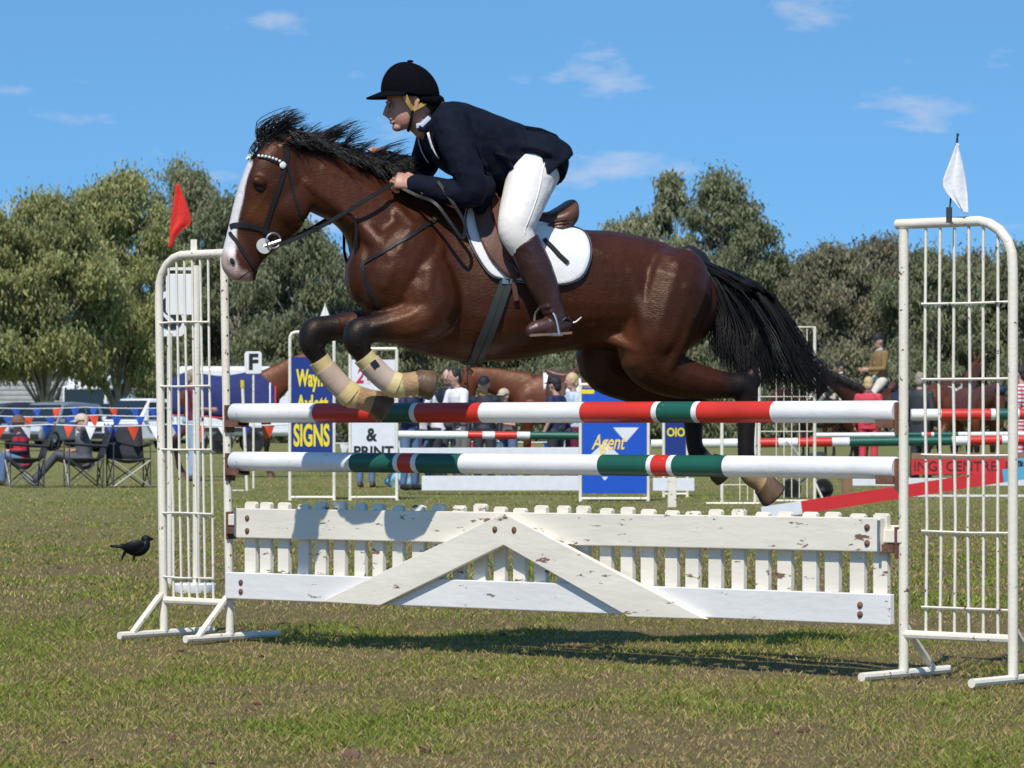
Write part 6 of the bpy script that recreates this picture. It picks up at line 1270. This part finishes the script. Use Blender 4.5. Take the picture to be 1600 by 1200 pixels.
# ------------------------------------------------------------------ vehicles, float, shed
plain('car_white', (0.78, 0.79, 0.80), 0.25); plain('car_dark', (0.030, 0.035, 0.045), 0.25); plain('car_glass', (0.02, 0.03, 0.04), 0.08); plain('car_black', (0.02, 0.02, 0.02), 0.6); plain('lamp_glass', (0.7, 0.72, 0.75), 0.1)
def car(label, px, gpy, rz, col, kind, k=1.0, name='parked_car'):
    b_ = G(px, gpy); root = thing(name, label, 'car' if kind != 'ute' else 'ute', b_, rz, 'vehicles parked under the trees'); m = frame(b_, rz, k); L_, W = 4.5, 1.75
    low = [(-2.2, .38), (-2.25, .75), (-2.2, .95), (2.05, .92), (2.22, .78), (2.25, .45), (2.15, .34)]
    if kind == 'ute': cab = [(-.35, .93), (-.25, 1.62), (.55, 1.64), (1.15, .93)]
    else: cab = [(-2.15, .93), (-2.0, 1.60), (-.2, 1.68), (.45, 1.62), (1.15, .93)]
    def ext(pts, w0, w1): 
        mb = MB(); n = len(pts); zs = [p[1] for p in pts]; z0, z1 = min(zs), max(zs); h = lambda z: lerp(w0, w1, (z - z0) / (z1 - z0)) / 2
        return mb.add([Vector((x, h(z), z)) for x, z in pts] + [Vector((x, -h(z), z)) for x, z in pts], [tuple(range(n)), tuple(range(2 * n - 1, n - 1, -1))] + [(i, i + n, (i + 1) % n + n, (i + 1) % n) for i in range(n)])
    xf(ext(low, W, W), m).build('body', col, root, bevel=.07 * k); xf(ext(cab, W - .08, W - .4), m).build('cabin', col, root, bevel=.05 * k)
    gl = 'car_glass'; a0, a1 = cab[-2], cab[-1]; hw = lambda z: (lerp(W - .08, W - .4, (z - .93) / .73)) / 2
    def pane(name_, pts): xf(MB().poly(pts, (pts[1] - pts[0]).cross(pts[2] - pts[0]), .012), m).build(name_, gl, root, smooth=False)
    e = Vector((.02, 0, .012)); pane('windscreen', [Vector((lerp(a1[0], a0[0], .1), -hw(1.0) + .08, 1.0)) + e, Vector((lerp(a1[0], a0[0], .1), hw(1.0) - .08, 1.0)) + e, Vector((lerp(a1[0], a0[0], .9), hw(1.55) - .06, 1.56)) + e, Vector((lerp(a1[0], a0[0], .9), -hw(1.55) + .06, 1.56)) + e])
    for s in (1, -1):
        spans = [(-.25, .75)] if kind == 'ute' else [(-1.85, -.95), (-.87, -.05), (.03, .85)]
        for x0, x1 in spans:
            o_ = .012 * s; xa, xb = (x0 + .06, min(x1, .62)) if kind == 'ute' else (x0 + (.1 if x0 < -1.5 else 0), x1 if x1 < .5 else .52)
            pts = [Vector((x0, hw(1.0) * s + o_, 1.0)), Vector((x1, hw(1.0) * s + o_, 1.0)), Vector((xb, hw(1.52) * s + o_, 1.52)), Vector((xa, hw(1.52) * s + o_, 1.52))]; pane('side_window', pts if s > 0 else pts[::-1])
        for x in (-1.35, 1.40):
            wheel(root, m @ Vector((x, s * (W / 2 - .08), .34)), .34 * k, .22 * k, m.to_3x3() @ Vector((0, 1, 0)), n=18)
        xf(MB().box((2.20, s * .62, .74), (.10, .36, .17)), m).build('headlight', 'lamp_glass', root, bevel=.02); xf(MB().box((.95, s * (W / 2 + .06), 1.02), (.10, .18, .14)), m).build('mirror', col, root, bevel=.02); xf(MB().box((-2.24, s * .7, .8), (.05, .2, .22)), m).build('tail_light', 'sign_red', root, smooth=False)
    xf(MB().box((2.24, 0, .50), (.10, 1.5, .18)), m).build('bumper', 'car_black', root, bevel=.03); xf(MB().box((2.235, 0, .70), (.05, .75, .13)), m).build('grille', 'car_black', root, smooth=False)
    if kind == 'ute':
        for s in (1, -1): xf(MB().box((-1.3, s * .84, 1.02), (1.8, .05, .22)), m).build('tray_side', col, root, smooth=False)
        xf(MB().box((-2.2, 0, 1.02), (.05, 1.6, .22)), m).build('tailgate', col, root, smooth=False)
    return root
car('dark station wagon at the far left behind the camp chairs', 22, 698, R(205), 'car_dark', 'suv'); car('dark wagon parked behind the man in the grey tee shirt', 95, 699, R(232), 'car_dark', 'suv'); car('grey wagon with headlights facing the lounging men', 84, 704, R(246), plain('car_grey', (0.22, 0.24, 0.27), 0.25), 'suv', .95)
car('white ute parked behind the empty camp chair', 232, 706, R(228), 'car_white', 'ute', 1.02)
tb = P(146, 700, 168); tb.z = 0; tr = thing('truck', 'white cab-over truck parked under the left trees', 'truck', tb, R(250)); m = frame(tb, R(250))
xf(MB().box((0, 0, 1.6), (1.9, 2.3, 2.0)), m).build('cab', 'car_white', tr, bevel=.12); xf(MB().poly([(.85, -1.05, 2.58), (-.8, -1.05, 2.58), (-.8, -1.0, 3.5), (-.2, -1.0, 3.4)], (0, 1, 0), 2.05), m).build('air_deflector', 'car_white', tr, smooth=False, bevel=.12); xf(MB().box((.955, 0, 2.05), (.03, 2.0, .75)), m).build('windscreen', 'car_glass', tr, smooth=False); xf(MB().box((-3.4, 0, 1.1), (4.6, 2.3, .25)), m).build('tray', 'car_white', tr, smooth=False)
for s in (1, -1):
    xf(MB().box((.2, s * 1.152, 2.05), (.8, .03, .7)), m).build('side_window', 'car_glass', tr, smooth=False); xf(MB().box((.96, s * .85, 1.05), (.04, .35, .2)), m).build('headlight', 'lamp_glass', tr, smooth=False)
    for x in (.2, -2.8, -4.2): wheel(tr, m @ Vector((x, s * 1.0, .48)), .48, .28, m.to_3x3() @ Vector((0, 1, 0)), n=18)
    xf(MB().beam((1.0, s * 1.2, 2.5), (1.1, s * 1.3, 1.9), .05, .18), m).build('mirror', 'car_black', tr, smooth=False)
fbp = P(372, 700, 108); fbp.z = 0; fl_ = thing('horse_float', 'long white horse float behind the rugged horse', 'trailer', fbp, R(6)); m = frame(fbp, R(6))
xf(MB().box((0, 0, 1.55), (3.6, 2.0, 2.05)), m).build('body', 'car_white', fl_, bevel=.12)
for s in (1, -1):
    for x in (-.5, .4): wheel(fl_, m @ Vector((x, s * .95, .34)), .34, .2, m.to_3x3() @ Vector((0, 1, 0)), n=16)
    xf(MB().box((.9, s * 1.005, 1.95), (.9, .02, .45)), m).build('window', 'car_glass', fl_, smooth=False); xf(MB().box((-.05, s * 1.01, .72), (2.0, .06, .12)), m).build('mudguard', 'car_black', fl_, smooth=False)
xf(MB().tube([(1.8, 0, .6), (3.1, 0, .5)], .05, 8), m).build('drawbar', 'car_black', fl_)
sb = P(20, 700, 190); sb.z = 0; sh_ = thing('shed', 'grey corrugated iron shed behind the parked cars', 'shed', sb, R(-14)); m = frame(sb, R(-14)); iron = plain('corrugated_iron', (0.36, 0.37, 0.37), 0.5, var=0.15, scale=2)
for row in range(14):
    xf(MB().tube([(-6, -3, .14 + row * .25), (4.6, -3, .14 + row * .25)], .13, 8, flat=.5), m).build('iron_sheet', iron, sh_)
for s in (1,): xf(MB().box((4.62, 0, 1.75), (.08, 6.2, 3.5)), m).build('end_wall', iron, sh_, smooth=False)
xf(MB().poly([(-6.3, -3.4, 3.5), (5, -3.4, 3.5), (5, 0, 4.5), (-6.3, 0, 4.5)], (0, 0, 1), .08), m).build('roof', iron, sh_, smooth=False); xf(MB().box((4.4, -3.1, 1.75), (.25, .15, 3.5)), m).build('corner_post', 'sign_white', sh_, smooth=False)

# ------------------------------------------------------------------ trees
M['leaf'] = blade_material('gum_leaf', 0.55); M['bark'] = pm('gum_bark', (0.34, 0.30, 0.25), 0.85, 0.45, 3, 0.4, 12)
def tree(label, px, ytop, wpx, Y, seed, tint, low=.22, n_leaf=11000, name='gum_tree', clumps=26, sparse=0.0, droop=.9, cat='tree'):
    rq = random.Random(seed); rs = np.random.RandomState(seed); base_ = Vector(((px - 800) / F_PX * Y, Y, 0)); Ht = CH + (HZ - ytop) / F_PX * Y; Wd = wpx / F_PX * Y / 2
    root = thing(name, label, cat, base_, 0, 'trees along the far side'); mb = MB(); top = base_ + Vector((rq.uniform(-.4, .4), 0, Ht * .72)); mid = lerp(base_, top, .5) + Vector((rq.uniform(-.5, .5), rq.uniform(-.3, .3), 0))
    mb.tube(catmull([base_, mid, top], 5), [x[0] for x in catmull([(.017 * Ht, 0, 0), (.011 * Ht, 0, 0), (.004 * Ht, 0, 0)], 5)], 8); cl = []
    for i in range(clumps):
        z = lerp(low, .93, (i + rq.random()) / clumps); prof = math.sin(math.pi * min(1, max(.02, (z - low + .14) / (1.10 - low)))) ** .6; a = rq.uniform(0, 2 * math.pi); rr_ = Wd * prof * math.sqrt(rq.uniform(.05, 1.0)); c = base_ + Vector((math.cos(a) * rr_, math.sin(a) * rr_ * .8, z * Ht)); r = Wd * rq.uniform(.16, .36) * (1 - .30 * z); cl.append((c, r))
        s0 = lerp(base_, top, min(.95, max(.15, z - .22))); mb.tube([s0, lerp(s0, c, .5) + Vector((0, 0, .04 * Ht)), c], [.0045 * Ht, .003 * Ht, .0012 * Ht], 5)
    cl.append((base_ + Vector((rq.uniform(-.15, .15) * Wd, 0, Ht - Wd * .28)), Wd * .30))
    mb.build('trunk', 'bark', root)
    wts = np.array([r ** 2.2 for c, r in cl]); wts /= wts.sum(); idx = rs.choice(len(cl), n_leaf, p=wts); cc = np.array([tuple(c) for c, r in cl])[idx]; rr2 = np.array([r for c, r in cl])[idx]
    d = rs.normal(size=(n_leaf, 3)); d /= np.linalg.norm(d, axis=1)[:, None]; rad = rs.rand(n_leaf) ** .5 * (1 + .38 * rs.normal(size=n_leaf)); pos = cc + d * (rr2 * rad)[:, None] * np.array([1.05, 1.05, .80]); pos[:, 2] -= droop * rr2 * rs.rand(n_leaf) ** 2 * (np.abs(d[:, 0]) + .3)
    pos[:, 2] = np.maximum(pos[:, 2], .15)
    ln = .25 * (Y / 170) * (.6 + .8 * rs.rand(n_leaf)); wd = ln * .38; ax = np.stack([rs.normal(size=n_leaf) * .45, rs.normal(size=n_leaf) * .45, -np.ones(n_leaf) * .9], 1); ax /= np.linalg.norm(ax, axis=1)[:, None]; sd_ = np.cross(ax, rs.normal(size=(n_leaf, 3))); sd_ /= np.linalg.norm(sd_, axis=1)[:, None]
    V = np.zeros((n_leaf, 3, 3)); V[:, 0] = pos - sd_ * (wd * .5)[:, None]; V[:, 1] = pos + sd_ * (wd * .5)[:, None]; V[:, 2] = pos + ax * ln[:, None]
    T = np.arange(n_leaf * 3).reshape(-1, 3)
    col = np.array(tint) * (.70 + .6 * rs.rand(n_leaf))[:, None]; cj = .82 + .36 * rs.rand(len(cl)); col *= cj[idx][:, None]; col[:, 0] *= (.9 + .25 * rs.rand(n_leaf))
    Vl = V.reshape(-1, 3) - np.array(tuple(base_)); soup('crown', Vl, T, np.repeat(col, 3, 0), M['leaf'], root); return root
OL = (0.310, 0.325, 0.130); GR = (0.262, 0.275, 0.150); DK = (0.205, 0.225, 0.122); BR = (0.230, 0.220, 0.135)
T_ = [('bushy olive gum tree at the far left edge', -35, 298, 220, 150, OL, .30), ('broad drooping olive gum tree over the parked cars', 70, 284, 230, 152, OL, .28), ('tall rounded gum tree left of the red flag', 185, 252, 210, 156, OL, .24), ('thin-crowned grey gum tree behind the red flag', 290, 240, 190, 182, GR, .10), ('dark gum tree behind the horse face', 370, 285, 190, 178, DK, .12), ('gum tree showing under the horse throat', 470, 330, 210, 172, DK, .10), ('gum tree hidden behind the horse chest', 590, 380, 210, 178, DK, .08), ('low gum tree behind the horse belly', 720, 430, 200, 182, DK, .05), ('low gum tree behind the saddle', 850, 420, 200, 182, DK, .05),
 ('pale gum tree rising behind the horse croup', 985, 325, 190, 180, GR, .08), ('slim tall gum tree with an open top right of the rider', 1045, 264, 120, 186, GR, .15), ('tallest dark gum tree right of the rider', 1135, 252, 200, 180, DK, .08), ('gum tree above the horse tail', 1060, 360, 200, 174, GR, .06), ('gum tree just right of the tallest crown', 1215, 392, 190, 182, GR, .06), ('brownish gum tree left of the right wing', 1300, 368, 200, 178, BR, .06), ('gum tree touching the inner post of the right wing', 1378, 358, 190, 182, BR, .06), ('gum tree behind the left bars of the right wing', 1450, 376, 200, 176, DK, .05), ('brown-tipped gum tree behind the middle of the right wing', 1520, 380, 200, 182, BR, .05), ('gum tree right of the right wing', 1595, 372, 150, 178, DK, .05), ('gum tree past the right edge', 1680, 365, 160, 180, DK, .05)]
for i, (lab, px, yt, w, Y, ti, lw) in enumerate(T_):
    tree(lab, px, yt, w, Y, 100 + i, ti, lw, droop=.5 if i < 3 else .8, n_leaf=56000 if w > 140 else 36000, clumps=95 if w > 140 else 50)
for i, (lab, px, yt, w) in enumerate((('rusty brown shrub behind the two black-helmeted riders', 1280, 545, 130), ('low dark shrub behind the rider in tan', 1390, 560, 120), ('low dark shrub behind the right wing bars', 1480, 565, 130), ('dark shrub at the right edge', 1575, 570, 120), ('dark shrub behind the rugged horse', 430, 560, 150), ('dark shrub behind the sign boards', 560, 565, 150), ('dark shrub behind the white float', 320, 590, 110), ('shrub behind the brown saddled horse', 700, 560, 150), ('shrub behind the blue sign board', 850, 560, 150), ('shrub behind the hind legs', 1000, 555, 150), ('shrub below the tail', 1140, 555, 150))):
    tree(lab, px, yt, w, 160, 300 + i, BR if i == 0 else DK, .02, n_leaf=18000, name='shrub', clumps=24, droop=.3, cat='shrub')
scene.cycles.use_denoising = True
